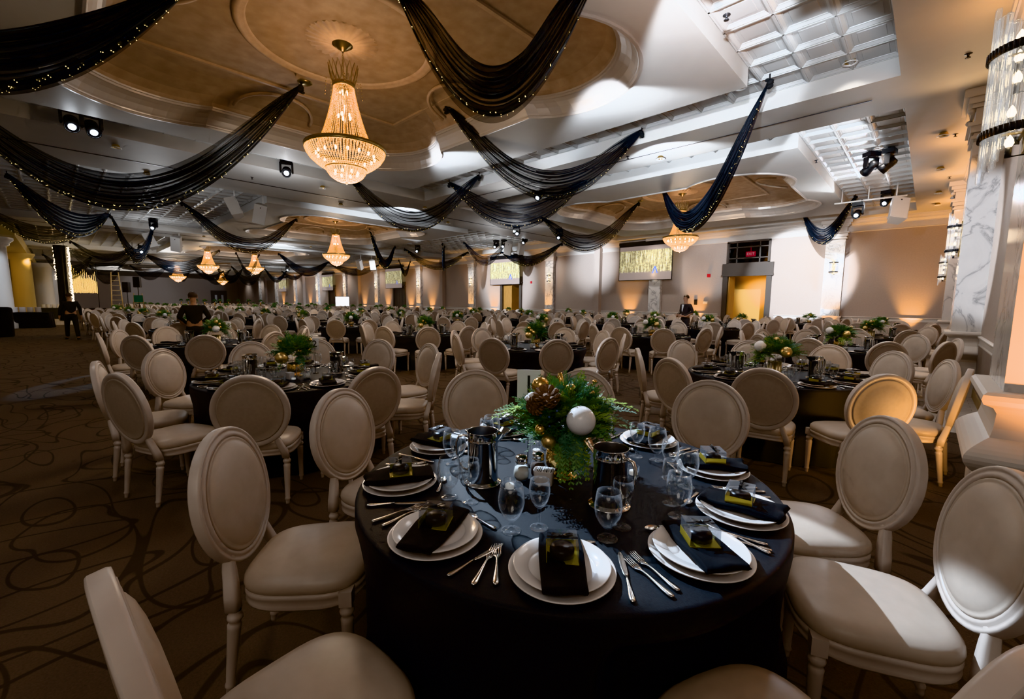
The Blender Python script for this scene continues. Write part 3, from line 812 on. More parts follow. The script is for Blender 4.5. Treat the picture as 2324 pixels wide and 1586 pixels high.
# ------------------------------------------------------------------ moving head stage light hung from the ceiling (z = 0 at the ceiling)
def head_shapes():
    base = MB(); base.box((0, 0, -.055), (.30, .24, .11)); base.lathe([(.0001, -.135), (.09, -.135), (.09, -.11), (.0001, -.11)], 20)
    for sx in (-.09, .09): base.tube([(sx, 0, 0), (sx, 0, .085)], .018, 6)
    yoke = MB()
    for sx in (-1, 1): yoke.box((sx*.145, 0, -.25), (.05, .11, .24)); yoke.ball((sx*.145, 0, -.36), .055, 10, 8, sq=(.5, 1, 1))
    yoke.box((0, 0, -.145), (.30, .11, .04))
    hd = MB(); hd.lathe([(.0001, .17), (.06, .17), (.09, .14), (.105, .05), (.105, -.08), (.115, -.10), (.118, -.20), (.108, -.20), (.104, -.185)], 24)
    for k in range(4): hd.lathe([(.105, .12-.03*k), (.112, .115-.03*k), (.105, .11-.03*k)], 24)
    ln = MB(); ln.lathe([(.0001, -.192), (.035, -.193), (.058, -.188)], 24); hd.lathe([(.104, -.186), (.055, -.182), (.0001, -.182)], 24)
    return base.mesh('mh_base', MT['black']), yoke.mesh('mh_yoke', MT['black']), hd.mesh('mh_head', MT['black']), ln.mesh('mh_lens', MT['lens'])
MH = head_shapes()
def moving_head(loc, target, label, on=True):
    lz = {'R': 5.415, 'S': 5.115, 'I': 5.115}[ctype(loc[0], loc[1])]
    if loc[2] > 5.0: loc = (loc[0], loc[1], lz)
    t = thing('ceiling_stage_light', label, 'stage light', loc, 0, 'black moving head stage lights')
    d = Vector(target)-Vector(loc); az = atan2(d.y, d.x)
    t.rotation_euler = (0, 0, az+pi/2)
    part('base', MH[0], t); y = part('yoke', MH[1], t)
    h = part('head', MH[2], y); h.location = (0, 0, -.36); h.rotation_euler = (-atan2(hypot(d.x, d.y), -d.z), 0, 0)
    l = part('lens', MH[3], t); l.location = (0, 0, -.36); l.rotation_euler = h.rotation_euler
    if on: l['label'] = 'lit white lens'
def downlight_parts():
    r = MB(); r.lathe([(.105, .0), (.105, -.008), (.090, -.010), (.082, -.004), (.078, .015)], 28)
    c = MB(); c.lathe([(.079, .012), (.070, .05), (.05, .075)], 24)
    l = MB(); l.lathe([(.05, .074), (.0001, .074)], 20); l.f = [f[::-1] for f in l.f]
    return [('trim_ring', r.mesh('dl_ring', MT['white'])), ('gold_reflector', c.mesh('dl_cone', MT['gold'])), ('lamp', l.mesh('dl_lamp', MT['lenswarm']))]
DOWN = downlight_parts()
def downlight(x, y, z, label):
    t = thing('recessed_downlight', label, 'ceiling light', (x, y, z-.074), 0, 'recessed gold downlights'); kids(DOWN, t)
SPRMB = MB(); SPRMB.lathe([(.0001, 0), (.045, 0), (.045, -.006), (.015, -.012), (.012, -.05), (.03, -.055), (.032, -.060), (.0001, -.062)], 16)
SPR = SPRMB.mesh('sprinkler', MT['greydark'])
def speaker_parts(m='spk'):
    b = MB(); f = [(-.20, -.14), (.20, -.14), (.13, .16), (-.13, .16)]
    b.prism([(x, y) for x, y in f], -.34, .34)
    g = MB(); g.box((0, -.147, 0), (.37, .014, .64)); 
    k = MB(); k.box((0, .17, 0), (.05, .03, .5)); k.tube([(0, .18, .1), (0, .18, .42)], .02, 8); k.box((0, .18, -.15), (.30, .02, .03))
    w = MB(); w.lathe([(.0001, 0), (.018, 0), (.018, .004), (.0001, .004)], 12, M=T(0, -.1545, .24) @ RX(pi/2))
    return [('cabinet', b.mesh('sp_box', MT[m])), ('grille', g.mesh('sp_grille', MT[m])), ('bracket', k.mesh('sp_brk', MT['white'])), ('tweeter', w.mesh('sp_tw', MT['greydark']))]
SPKP = speaker_parts()
def speaker(loc, rz, tilt, roll, label, sc=1.0, top=None):
    t = thing('ceiling_speaker', label, 'speaker', loc, 0, 'white loudspeakers hung from the ceiling')
    t.rotation_euler = (Matrix.Rotation(rz, 3, 'Z') @ Matrix.Rotation(tilt, 3, 'X') @ Matrix.Rotation(roll, 3, 'Y')).to_euler(); t.scale = (sc, sc, sc)
    kids(SPKP, t)
    Mi = (Matrix.Translation(loc) @ t.rotation_euler.to_matrix().to_4x4() @ Matrix.Scale(sc, 4)).inverted()
    zc = 5.42 if ctype(loc[0], loc[1]) == 'R' else 5.118
    p0 = Vector((0, .18, .40)); wp = Mi.inverted() @ p0; b = MB()
    b.tube([tuple(p0), tuple(Mi @ Vector((wp.x, wp.y, zc)))], .018, 8); b.build('hanging_pole', MT['white'], t)
# ------------------------------------------------------------------ where the ceiling is
RECESS = [(-13.3, -.6, -2.3, 9.33), (-13.3, -.6, 10.9, 22.63)]
ISL = [(-12.2, -2.45, -1.15, 8.12), (-12.2, -2.45, 11.95, 21.55)]
DOMES = [(-7.25, 3.52, 1.0), (-7.10, 16.75, 1.0)]
for k in range(1, 5):
    o = -15.4*k
    RECESS.append((-14.0+o, -1.4+o, -2.3, 22.63)); ISL.append((-12.9+o, -2.5+o, 5.6, 15.3)); DOMES.append((-7.7+o+.15, 10.45, 1.0))
def inr(x, y, R): return any(r[0] < x < r[1] and r[2] < y < r[3] for r in R)
def ctype(x, y):
    if inr(x, y, ISL): return 'I'
    return 'R' if inr(x, y, RECESS) else 'S'
def hang(P):
    """an anchor measured on the flat ceiling moves out along its own bearing when the ceiling there is a raised recess"""
    P = Vector(P)
    if P.z < 5.3 and ctype(P.x, P.y) == 'R':
        q = Vector((P.x*1.085, P.y*1.085, 5.40))
        if ctype(q.x, q.y) == 'R' and q.y < 22.4: return q, 1.085
        return Vector((P.x, P.y, 5.40)), 1.12
    return P, 1.0
# ------------------------------------------------------------------ swags of black chiffon with fairy lights
def swag(i, A, B, s1, s2, label, lights=True, nf=6, nu=56, nv=40, pw=2.0, amp=.055, spread=.14):
    (A, ka), (B, kb) = (hang(A), hang(B)) if i < 17 else ((Vector(A), 1), (Vector(B), 1)); s1 *= (ka+kb)/2; s2 *= (ka+kb)/2
    r = random.Random(100+i)
    t = thing('chiffon_swag', label, 'draped fabric', A, 0, 'black chiffon swags under the ceiling')
    D = B-A; h = Vector((-D.y, D.x, 0)).normalized()
    ph = r.uniform(0, 6.28); q = [(r.uniform(.6, 1.2), r.uniform(0, 6.28)) for _ in range(3)]
    def pt(u, v):
        w = abs(2*u-1); shp = 1-w**pw
        e = (1-w**3)
        f = sin(2*pi*nf*v+ph+q[0][0]*sin(3*u+q[0][1]))+.5*sin(2*pi*nf*2.3*v+q[1][1]+4*u)
        vv = v+.028*sin(2*pi*nf*v+ph*1.3)*e+.012*sin(2*pi*11*v+5*u)
        sag = s1+(s2-s1)*vv
        us = .5+(u-.5)*(1-spread*(1-vv)*(1-w**8)); p = D*us+Vector((0, 0, -sag*shp))
        belly = (.5-(v-.5)**2*2)*.16*e
        g = .045*(1-e)
        p += h*(amp*f*(.25+.75*e)+belly*.6*sin(q[2][1]*3))
        p.z += g*cos(2*pi*nf*v+ph)*1.0+.014*sin(2*pi*nf*v*1.7+q[2][1])*e-.05*(1-e)
        return p
    b = MB(); b.grid(pt, nu, nv); b.build('cloth', MT['swag'], t)
    k = MB()
    for P in (Vector((0, 0, 0)), D):
        for j in range(5): k.ball((P.x+r.uniform(-.03, .03), P.y+r.uniform(-.03, .03), P.z-.05-.03*j), .06-.008*abs(j-2), 8, 6, sq=(1, 1, .6))
        zc = 5.45 if ctype(P.x+A.x, P.y+A.y) == 'R' else 5.12
        if P.z+A.z < 5.5: k.tube([(P.x, P.y, max(P.z+.03, zc-A.z)), (P.x, P.y, P.z-.04)], .012, 6)
        else: k.tube([(P.x, P.y, P.z+.03), (P.x, P.y, P.z-.04)], .02, 6)
    k.build('knot', MT['dark'], t)
    if lights:
        ln = D.length+2*s2*.6; n = min(70, int(ln/.13)); g = MB()
        for j in range(n):
            u = .03+.94*(j+r.uniform(-.2, .2))/n; p = pt(min(1, max(0, u)), .93+.03*sin(j*1.3)); sg = 1 if (j % 2) else -1
            # the bulbs stand clear of the cloth on both of its sides
            for sgn in (-1, 1): g.octa(tuple(p+h*.012*sgn+Vector((0, 0, r.uniform(-.02, .02)))), .0058 if sgn > 0 else .0052)
        g.build('fairy_lights', MT['fairy'], t)
    return t
# ------------------------------------------------------------------ people (one skinned body, clothing and hair as children)
def skin_obj(name, verts, edges, radii, m, parent, root=0):
    me = bpy.data.meshes.new(name); me.from_pydata(verts, edges, []); me.materials.append(m)
    o = bpy.data.objects.new(name, me); C.objects.link(o)
    if parent is not None: o.parent = parent
    md = o.modifiers.new('skin', 'SKIN'); md.use_smooth_shade = True
    for i, r in enumerate(radii):
        sv = me.skin_vertices[0].data[i]; sv.radius = r if isinstance(r, tuple) else (r, r); sv.use_root = (i == root)
    ss = o.modifiers.new('sub', 'SUBSURF'); ss.levels = 2; ss.render_levels = 2
    return o
def person(loc, rz, label, skin_m, coat_m, trouser_m, hair_m, shirt_m=None, arms='down', stride=.0, sc=1.0):
    root = thing('person', label, 'person', loc, rz); root.scale = (sc, sc, sc)
    hipw = .10; sh = .19
    L0 = {'down': [(.27, 1.20, .02), (.29, .98, -.05), (.30, .90, -.07)], 'bent': [(.29, 1.18, .06), (.22, 1.02, -.16), (.14, 1.04, -.24)]}[arms]
    V = [(0, 0, .95), (0, .01, 1.15), (0, .01, 1.36), (0, .0, 1.46), (0, -.01, 1.52), (0, -.015, 1.60), (0, -.005, 1.68), (0, .005, 1.745), (0, -.115, 1.635), (0, -.095, 1.66)]
    Rr = [(.155, .11), (.14, .10), (.17, .11), (.07, .07), (.055, .055), (.072, .080), (.080, .096), (.055, .065), .012, .016]
    Ed = [(0, 1), (1, 2), (2, 3), (3, 4), (4, 5), (5, 6), (6, 7), (6, 9), (9, 8)]
    CV = V[:4]; CR = [(.172, .125), (.162, .118), (.192, .130), (.085, .085)]; CE = [(0, 1), (1, 2), (2, 3)]
    TV = [(0, 0, .96), (0, 0, 1.06)]; TRr = [(.162, .117), (.150, .108)]; TE = [(0, 1)]
    for s in (-1, 1):
        k = len(V); V += [(s*sh, .01, 1.41)]+[(s*x, y if True else y, z) for x, z, y in [(a[0], a[1], a[2]) for a in L0]]
        Rr += [.062, .046, .036, .030]; Ed += [(2, k), (k, k+1), (k+1, k+2), (k+2, k+3)]
        hx, hy, hz = V[k+3]
        d = Vector(V[k+3])-Vector(V[k+2]); d.normalize(); f0 = Vector(V[k+3])
        hnd = len(V); V.append(tuple(f0+d*.05)); Rr.append((.036, .018)); Ed.append((k+3, hnd))
        sd = d.cross(Vector((1, 0, 0))).normalized()
        for q, (off, ll) in enumerate(((-.028, .072), (-.010, .082), (.009, .078), (.026, .062))):
            a = len(V); V += [tuple(f0+d*.085+sd*off), tuple(f0+d*(.085+ll*.55)+sd*off*1.1+Vector((-s*.008, 0, 0))), tuple(f0+d*(.085+ll)+sd*off*1.1+Vector((-s*.022, 0, 0)))]
            Rr += [.0105, .0095, .007]; Ed += [(hnd, a), (a, a+1), (a+1, a+2)]
        a = len(V); V += [tuple(f0+d*.03+sd*-.042), tuple(f0+d*.075+sd*-.055+Vector((-s*.012, 0, 0)))]; Rr += [.011, .008]; Ed += [(hnd, a), (a, a+1)]
        c = len(CV); CV += V[k:k+3]; CV[-1] = tuple(Vector(V[k+3])-d*.02); CR += [.078, .060, .046]; CE += [(2, c), (c, c+1), (c+1, c+2)]
        st = stride*s
        k = len(V); V += [(s*hipw, 0, .88), (s*hipw*1.05, -st*.5-.01, .49), (s*hipw, -st+.02, .09), (s*hipw*1.15, -st-.06, .035), (s*hipw*1.25, -st-.15, .025)]
        Rr += [.095, .062, .042, .04, .032]; Ed += [(0, k), (k, k+1), (k+1, k+2), (k+2, k+3), (k+3, k+4)]
        c = len(TV); TV += V[k:k+3]; TRr += [.108, .080, .068]; TE += [(0, c), (c, c+1), (c+1, c+2)]
    body = skin_obj('body', V, Ed, Rr, skin_m, root)
    skin_obj('jacket', CV, CE, CR, coat_m, root); skin_obj('trousers', TV, TE, TRr, trouser_m, root)
    for s in (-1, 1):
        q = [(s*hipw, -stride*s+.035, .07), (s*hipw*1.1, -stride*s-.05, .045), (s*hipw*1.25, -stride*s-.16, .035)]
        skin_obj('shoe', q, [(0, 1), (1, 2)], [.052, .052, .042], MT['ribbon'], root)
    h = MB()
    def hair(u, v):
        a = 2*pi*u; b_ = pi*(.5-.62*v); k = 1.0
        x, y, z = .094*cos(b_)*cos(a), .110*cos(b_)*sin(a)+.008, .100*sin(b_)
        if y < -.03: z = max(z, .045)
        return (x, y, 1.695+z)
    h.grid(hair, 24, 10, wrap=True); h.build('hair', hair_m, root)
    e = MB()
    for s in (-1, 1): e.ball((s*.032, -.094, 1.672), .011, 8, 6); 
    e.build('eyes', MT['ink'], root)
    e = MB(); e.ball((0, -.088, 1.60), .024, 10, 6, sq=(1, .4, .28)); e.build('mouth', mat('lips', (.42, .20, .17), .5), root)
    e = MB()
    for s in (-1, 1): e.ball((s*.083, .005, 1.655), .028, 8, 8, sq=(.35, .7, 1)); sh_ = [(.05*s, -.11) for s in (-1, 1)]
    for s in (-1, 1): pass
    e.build('ears', skin_m, root)
    if shirt_m:
        f = MB(); f.add([(-.055, -.128, 1.44), (.055, -.128, 1.44), (.0, -.150, 1.17)], [(0, 2, 1)], False); f.add([(-.02, -.150, 1.42), (.02, -.150, 1.42), (.026, -.152, 1.24), (0, -.154, 1.19), (-.026, -.152, 1.24)], [(0, 4, 3, 2, 1)], False)
        f.build('shirt_front', shirt_m, root)
    return root
# ------------------------------------------------------------------ the room
XR = .69; YF = 23.5; XE = -94.0; YN = -5.5
ZS = 5.118; ZT = 5.42; ZD = 5.75
b = MB(); b.add([(XE, YN, 0), (2.5, YN, 0), (2.5, YF, 0), (XE, YF, 0)], [(0, 1, 2, 3)], False); struct('floor', b, MT['carpet'])
b = MB(); b.add([(-.02, 7.55, .004), (XR, 7.55, .004), (XR, YF, .004), (-.02, YF, .004)], [(0, 1, 2, 3)], False)
b.add([(XE, YN, .004), (-35.5, YN, .004), (-36.5, 1.3, .004), (XE, 1.3, .004)], [(0, 1, 2, 3)], False); struct('floor_planks', b, MT['planks'])
# walls
b = MB(); b.add([(XR, 3.9, 0), (XR, YF, 0), (XR, YF, ZT), (XR, 3.9, ZT)], [(0, 1, 2, 3)], False)
b.add([(XR, 3.9, 0), (XR, 3.9, ZT), (2.4, 3.9, ZT), (2.4, 3.9, 0)], [(0, 1, 2, 3)], False); struct('wall_right', b, MT['wall'])
b = MB(); b.box((XR-.006, (4+YF)/2, .48), (.012, YF-4, .82)); struct('trim_1', b, MT['wains'], 'grey beige wainscot below the rail of the right wall')
def moulding(prof, p0, p1, nrm):
    """extrude a profile (out, z) along p0-p1; nrm = outward normal"""
    b = MB(); vs = []; fs = []
    for p in (p0, p1):
        for o, z in prof: vs.append((p[0]+nrm[0]*o, p[1]+nrm[1]*o, z))
    n = len(prof)
    for i in range(n-1): fs.append((i, i+1, n+i+1, n+i))
    b.add(vs, fs, False); return b
RAIL = [(0, .89), (.018, .895), (.02, .91), (.014, .93), (.016, 1.0), (.03, 1.015), (.04, 1.03), (.04, 1.045), (.02, 1.055), (0, 1.058)]
CROWN = [(0, 4.60), (.02, 4.60), (.03, 4.62), (.02, 4.645), (.004, 4.65), (.004, 4.84), (.03, 4.845), (.035, 4.875), (.06, 4.89), (.10, 4.94), (.13, 4.955), (.135, 4.985), (.17, 5.0), (.20, 5.05), (.22, 5.06), (.225, 5.09), (.25, 5.095), (.26, 5.118)]
BASE = [(0, .16), (.015, .155), (.02, .13), (.022, .0)]
b = moulding(RAIL, (XR, 4, 0), (XR, YF, 0), (-1, 0)); struct('trim_2', b, MT['trim'])
b = moulding(CROWN, (XR, 3.9, 0), (XR, YF, 0), (-1, 0)); struct('trim_3', b, MT['trim'])
b = moulding(BASE, (XR, 4, 0), (XR, YF, 0), (-1, 0)); struct('baseboard_right', b, MT['basewood'])
# back wall with its door openings
DOORS = [(-7.45, -5.62, 2.93, 4.60), (-23.5, -21.65, 2.93, 0), (-38.9, -37.0, 2.93, 0), (-54.0, -52.4, 2.93, 0)]
segs = []; x = XR
b = MB()
def wq(x0, x1, z0, z1): b.add([(x0, YF, z0), (x1, YF, z0), (x1, YF, z1), (x0, YF, z1)], [(0, 1, 2, 3)], False)
for (a, c, h, tr) in DOORS:
    wq(c, x, 0, ZT); x = a
    if tr: wq(a, c, h, 3.50); wq(a, c, tr, ZT)
    else: wq(a, c, h, ZT)
wq(XE, x, 0, ZT); struct('wall_back', b, MT['wall'])
b = moulding(CROWN, (XR, YF, 0), (XE, YF, 0), (0, -1)); struct('trim_4', b, MT['trim'])
b = MB(); xs = XR
for (a, c, h, tr) in DOORS+[(XE, XE, 0, 0)]:
    b.merge(moulding(RAIL, (xs, YF, 0), (c+.35, YF, 0), (0, -1))); xs = a-.35
struct('trim_5', b, MT['trim'])
b = MB(); b.add([(XE, YN, 0), (XE, YF, 0), (XE, YF, ZT), (XE, YN, ZT)], [(0, 3, 2, 1)], False); struct('wall_end', b, MT['wall'])
b = MB(); b.add([(XE, YN, 0), (-28, YN, 0), (-28, YN, ZT), (XE, YN, ZT)], [(0, 1, 2, 3)], False); struct('wall_left', b, MT['wall'])
# doors: dark frame, golden leaves, foyer light beyond
for i, (a, c, h, tr) in enumerate(DOORS):
    d = MB(); fw = .22
    for xx in (a-fw/2+.05, c+fw/2-.05): d.box((xx, YF-.03, h/2+.06), (fw, .16, h+.12))
    d.box(((a+c)/2, YF-.03, h+.30), (c-a+2*fw, .18, .62 if tr else .30)); d.box(((a+c)/2, YF-.06, h+.02), (c-a+2*fw+.04, .20, .08))
    o = struct('door_%d' % (i+1), d, MT['bronze'], 'dark bronze door frame in the back wall')
    lf = MB()
    if i == 0: lf.box((a+.10, YF+.42, h/2), (.05, .85, h-.02)); 
    elif i == 1: lf.box((a+.42, YF+.10, h/2), (.84, .05, h-.02)); lf.box((a+.9, YF+.45, h/2), (.05, .8, h-.02))
    else: lf.box((a+(c-a)*.25, YF+.02, h/2), ((c-a)*.49, .05, h-.02)); lf.box((a+(c-a)*.75, YF+.02, h/2), ((c-a)*.49, .05, h-.02))
    lo = lf.build('door_leaf', MT['woodgold'] if i < 2 else MT['bronze'], o)
    if i >= 2:
        g = MB()
        for k in (.25, .75): g.box((a+(c-a)*k, YF-.008, 1.7), (.16, .01, 1.3))
        g.build('glass_panel', MT['thin'], lo)
    hd = MB(); hd.tube([(a+.16, YF+.10, 1.05), (a+.22, YF+.10, 1.05), (a+.22, YF+.22, 1.05)], .012, 8); hd.build('handle', MT['steel'], lo)
# foyer behind the first and second doors
b = MB(); Y2 = YF+2.4
b.add([(-10, Y2, 0), (-2, Y2, 0), (-2, Y2, 5), (-10, Y2, 5)], [(0, 1, 2, 3)], False)
b.add([(-26, Y2, 0), (-19, Y2, 0), (-19, Y2, 5), (-26, Y2, 5)], [(0, 1, 2, 3)], False)
for (x0, x1) in ((-10, -2), (-26, -19)):
    b.add([(x0, YF+.01, -.001), (x1, YF+.01, -.001), (x1, Y2, -.001), (x0, Y2, -.001)], [(0, 1, 2, 3)], False)
    for q in (x0, x1): b.add([(q, YF+.01, 0), (q, Y2, 0), (q, Y2, 5), (q, YF+.01, 5)], [(0, 1, 2, 3)], False)
struct('wall_foyer', b, MT['foyer'])
# transom window over the first door
a, c, h, tr = DOORS[0]
wn = MB(); z0, z1 = 3.52, 4.58
for z in (z0, z1): wn.box(((a+c)/2, YF-.04, z), (c-a+.10, .12, .09))
for xx in (a, c): wn.box((xx, YF-.04, (z0+z1)/2), (.09, .12, z1-z0))
for t in (.22, .78): wn.box((a+(c-a)*t, YF-.035, (z0+z1)/2), (.05, .06, z1-z0))
for t in (.25, .75): wn.box(((a+c)/2, YF-.035, z0+(z1-z0)*t), (c-a, .06, .05))
o = struct('window_1', wn, MT['bronze'], 'dark framed transom window with nine panes over the open door')
g = MB(); g.box(((a+c)/2, YF, (z0+z1)/2), (c-a, .006, z1-z0)); gm = mat('transom_glass', (.02, .02, .022), .04); gm2 = glassmat('transom_clear', (.35, .35, .36), .35); g.build('pane', gm2, o)
b = MB(); b.add([(a-.3, YF+1.2, 3.2), (c+.3, YF+1.2, 3.2), (c+.3, YF+1.2, 5), (a-.3, YF+1.2, 5)], [(0, 1, 2, 3)], False); struct('foyer_dark_sheet', b, mat('foyer_shadow', (.03, .025, .02), .8))  # near-black sheet paints the foyer's shade behind the transom
t = thing('exit_sign', 'red lit EXIT sign seen through the transom window', 'sign', (-6.52, YF+.30, 4.0))
b = MB(); b.box((0, 0, 0), (.42, .06, .24)); b.tube([(0, 0, .12), (0, 0, .4)], .01, 6); b.build('housing', MT['exit'], t)
f = font_mb('EXIT', .17); g = MB(); g.merge(f, T(0, -.034, 0) @ RX(pi/2)); g.build('letters', MT['exitw'], t)
# wall pilasters
def pilaster(x, label, lit=True):
    b = MB(); w = .68; d = .24
    b.box((x, YF-d/2, 2.72), (w, d, 3.30)); o = b.build('trim_pilaster', MT['marble']); o['kind'] = 'structure'; o['label'] = label
    k = MB(); y = YF
    for dz, zz, ov in ((.05, 4.36, .05), (.05, 4.41, .02), (.12, 4.50, .06), (.06, 4.60, .10), (.22, 4.72, .02), (.06, 4.86, .08), (.10, 4.94, .14), (.14, 5.05, .20)): k.box((x, YF-(d+ov)/2, zz), (w+2*ov, d+ov, dz))
    k.box((x, YF-(d+.06)/2, .50), (w+.08, d+.06, 1.0)); k.box((x, YF-(d+.10)/2, 1.03), (w+.16, d+.10, .07))
    k.build('capital_and_plinth', MT['trim'], o)
PILX = [-3.08, -11.2, -18.8, -26.9, -34.36, -42.1, -49.4, -57.2, -64.9, -72.6, -80.3]
for i, x in enumerate(PILX): pilaster(x, 'marble faced pilaster of the back wall')
b = MB()
for x in (-14.98, -30.78, -46.1, -61.8, -77.4): b.box((x, YF-.16, 2.55), (.40, .32, 5.1))
struct('trim_6', b, MT['wall'], 'plain tan piers where the folding partitions end')
# right wall pilasters: marble shaft on a bulging pedestal
def side_pilaster(y0, label):
    x0 = .325; w = .72; o = MB(); o.box(((x0+XR)/2, y0+w/2, 2.73), (XR-x0, w, 3.22)); o = o.build('trim_pilaster', MT['marble']); o['kind'] = 'structure'; o['label'] = label
    k = MB()
    for dz, zz, ov in ((.05, 4.36, .04), (.05, 4.41, .01), (.10, 4.49, .05), (.06, 4.57, .09), (.24, 4.71, .01), (.06, 4.86, .06), (.10, 4.94, .11), (.13, 5.05, .17)):
        k.box(((x0-ov+XR)/2, y0+w/2, zz), (XR-x0+ov, w+2*ov, dz))
    for s in (-1, 1): k.ball((x0-.06, y0+w/2+s*(w/2-.02), 4.80), .05, 10, 8)
    k.build('capital', MT['trim'], o)
    p = MB()
    def ring(ov, z): xa, ya, yb = x0-ov, y0-ov, y0+w+ov; return [(xa, ya, z), (XR, ya, z), (XR, yb, z), (xa, yb, z)]
    prof = [(.05, 0), (.05, .52), (.06, .60), (.035, .63), (.045, .65)]
    prof += [(.05+.075*sin(pi*k/10), .655+.20*k/10) for k in range(11)]
    prof += [(.03, .87), (.02, .92), (.015, 1.0), (.03, 1.03), (.07, 1.05), (.08, 1.075), (.075, 1.10), (.06, 1.115), (.0, 1.12)]
    p.loft([ring(ov, z) for ov, z in prof], smooth=False, cap1=True)
    p.build('pedestal', MT['trim'], o)
side_pilaster(3.42, 'marble pilaster of the right wall, nearest the camera'); side_pilaster(10.82, 'marble pilaster of the right wall, in the middle'); side_pilaster(18.25, 'marble pilaster of the right wall, farthest from the camera')
# ------------------------------------------------------------------ ceiling
xs = sorted(set([XE, 2.4]+[v for r in RECESS+ISL for v in r[:2]])); ys = sorted(set([YN, YF]+[v for r in RECESS+ISL for v in r[2:]]))
b = MB(); nx, ny = len(xs)-1, len(ys)-1
cz = lambda i, j: None if not (0 <= i < nx and 0 <= j < ny) else ctype((xs[i]+xs[i+1])/2, (ys[j]+ys[j+1])/2)
for i in range(nx):
    for j in range(ny):
        k = cz(i, j)
        if k == 'S': b.add([(xs[i], ys[j], ZS), (xs[i+1], ys[j], ZS), (xs[i+1], ys[j+1], ZS), (xs[i], ys[j+1], ZS)], [(3, 2, 1, 0)], False)
        for di, dj in ((1, 0), (0, 1)):
            k2 = cz(i+di, j+dj)
            if k2 is None or (k == 'R') == (k2 == 'R'): continue
            if di: e = [(xs[i+1], ys[j]), (xs[i+1], ys[j+1])]
            else: e = [(xs[i], ys[j+1]), (xs[i+1], ys[j+1])]
            b.add([(*e[0], ZS), (*e[1], ZS), (*e[1], ZT+.08), (*e[0], ZT+.08)], [(0, 1, 2, 3)], False)
def dome_outline(s=1.0, n=20):
    """one quadrant mirrored: straight sides broken by round corner lobes"""
    cx, cy, r = 2.55, 2.0, 1.55
    q = [(3.85, 0.0), (3.85, .6)]
    a0, a1 = radians(-32.8), radians(137.4)
    q += [(cx+r*cos(a0+(a1-a0)*k/n), cy+r*sin(a0+(a1-a0)*k/n)) for k in range(n+1)]
    q += [(.7, 3.05)]
    full = q+[(-x, y) for x, y in reversed(q+[(0, 3.05)][:0])]
    top = q+[(0, 3.05)]+[(-x, y) for x, y in reversed(q[1:])]
    full = top+[(-3.85, 0.0)]+[(x, -y) for x, y in reversed([p for p in top[1:]])]
    return [(x*s, y*s) for x, y in full]
DO = dome_outline()
for (x0, x1, y0, y1), (cx, cy, s) in zip(ISL, DOMES):
    outer = [Vector((x0, y0, 0)), Vector((x1, y0, 0)), Vector((x1, y1, 0)), Vector((x0, y1, 0))]
    hole = [Vector((cx+px*s, cy+py*s, 0)) for px, py in DO]
    tris = tessellate_polygon([outer, hole]); vs = [(v.x, v.y, ZS) for v in outer+hole]
    b.add(vs, [tuple(t) for t in tris], False)
struct('ceiling', b, MT['ceil'])
# mouldings, coves and painted vaults of the domes
DPROF = [(0.0, ZS), (.0, ZS-.035), (.035, ZS-.04), (.05, ZS-.01), (.06, ZS), (.065, ZS+.02)]
DPROF2 = [(.065, ZS+.02), (.085, ZS+.05), (.13, ZS+.13), (.19, ZS+.20), (.25, ZS+.245), (.275, ZS+.25), (.28, ZS+.285), (.30, ZS+.29), (.305, ZS+.32), (.27, ZS+.325)]
DPROF3 = [(.27, ZS+.325), (.29, ZS+.40), (.42, ZS+.50), (.70, ZS+.585), (1.05, ZD)]
def dring(cx, cy, s, ins, z):
    k = 1-ins/3.6; return [(cx+px*s*k, cy+py*s*k, z) for px, py in DO]
b = MB(); c = MB()
for cx, cy, s in DOMES:
    b.loft([dring(cx, cy, s, i, z) for i, z in DPROF+DPROF2], smooth=False)
    c.loft([dring(cx, cy, s, i, z) for i, z in DPROF3], smooth=False, cap1=True)
ob = struct('trim_7', b, MT['pearl'], 'pearl cove mouldings around the ceiling domes')
struct('ceiling_vault', c, MT['dome'], 'faux suede painted tops of the ceiling domes')
b = MB()
for cx, cy, s in DOMES[:3]:
    M = T(cx, cy, ZD)
    b.lathe([(1.52, 0), (1.52, -.03), (1.49, -.05), (1.44, -.05), (1.42, -.03), (1.38, -.035), (1.36, -.015), (1.35, 0)], 72, M=M)
    for (xa, ya, xb, yb) in ((-2.35, -2.35, 2.35, -2.35), (-2.35, 2.35, 2.35, 2.35)): b.box(((xa+xb)/2, (ya+yb)/2, -.02), (xb-xa, .07, .04), M=M)
    for xx in (-2.35, 2.35): b.box((xx, 0, -.02), (.07, 4.7, .04), M=M)
    for a in (0, pi/2, pi, 1.5*pi):   # half-round panels on the long sides
        R_ = .75; d = (3.30 if a in (0, pi) else 2.60)
        b.tube([((d-R_*sin(q))*cos(a)-(R_*cos(q))*sin(a), (d-R_*sin(q))*sin(a)+(R_*cos(q))*cos(a), -.08-.16*(1-sin(q))) for q in [pi*k/20 for k in range(21)]], .035, 6, M=M)
    ph = MB()
    def flute(u, v):
        a = 2*pi*u; r = .16+.40*v
        return (r*cos(a)*(1+.03*v*cos(24*a)), r*sin(a)*(1+.03*v*cos(24*a)), -.05*(1-v)+.010*cos(24*a)*v)
    ph.grid(flute, 192, 4, wrap=True); ph.f = [f[::-1] for f in ph.f]; b.merge(ph, M)
struct('trim_8', b, mottled('faux_suede_moulding', (.43, .32, .24), (.52, .39, .29), 9, .5), 'raised rings and panel mouldings on the dome tops')
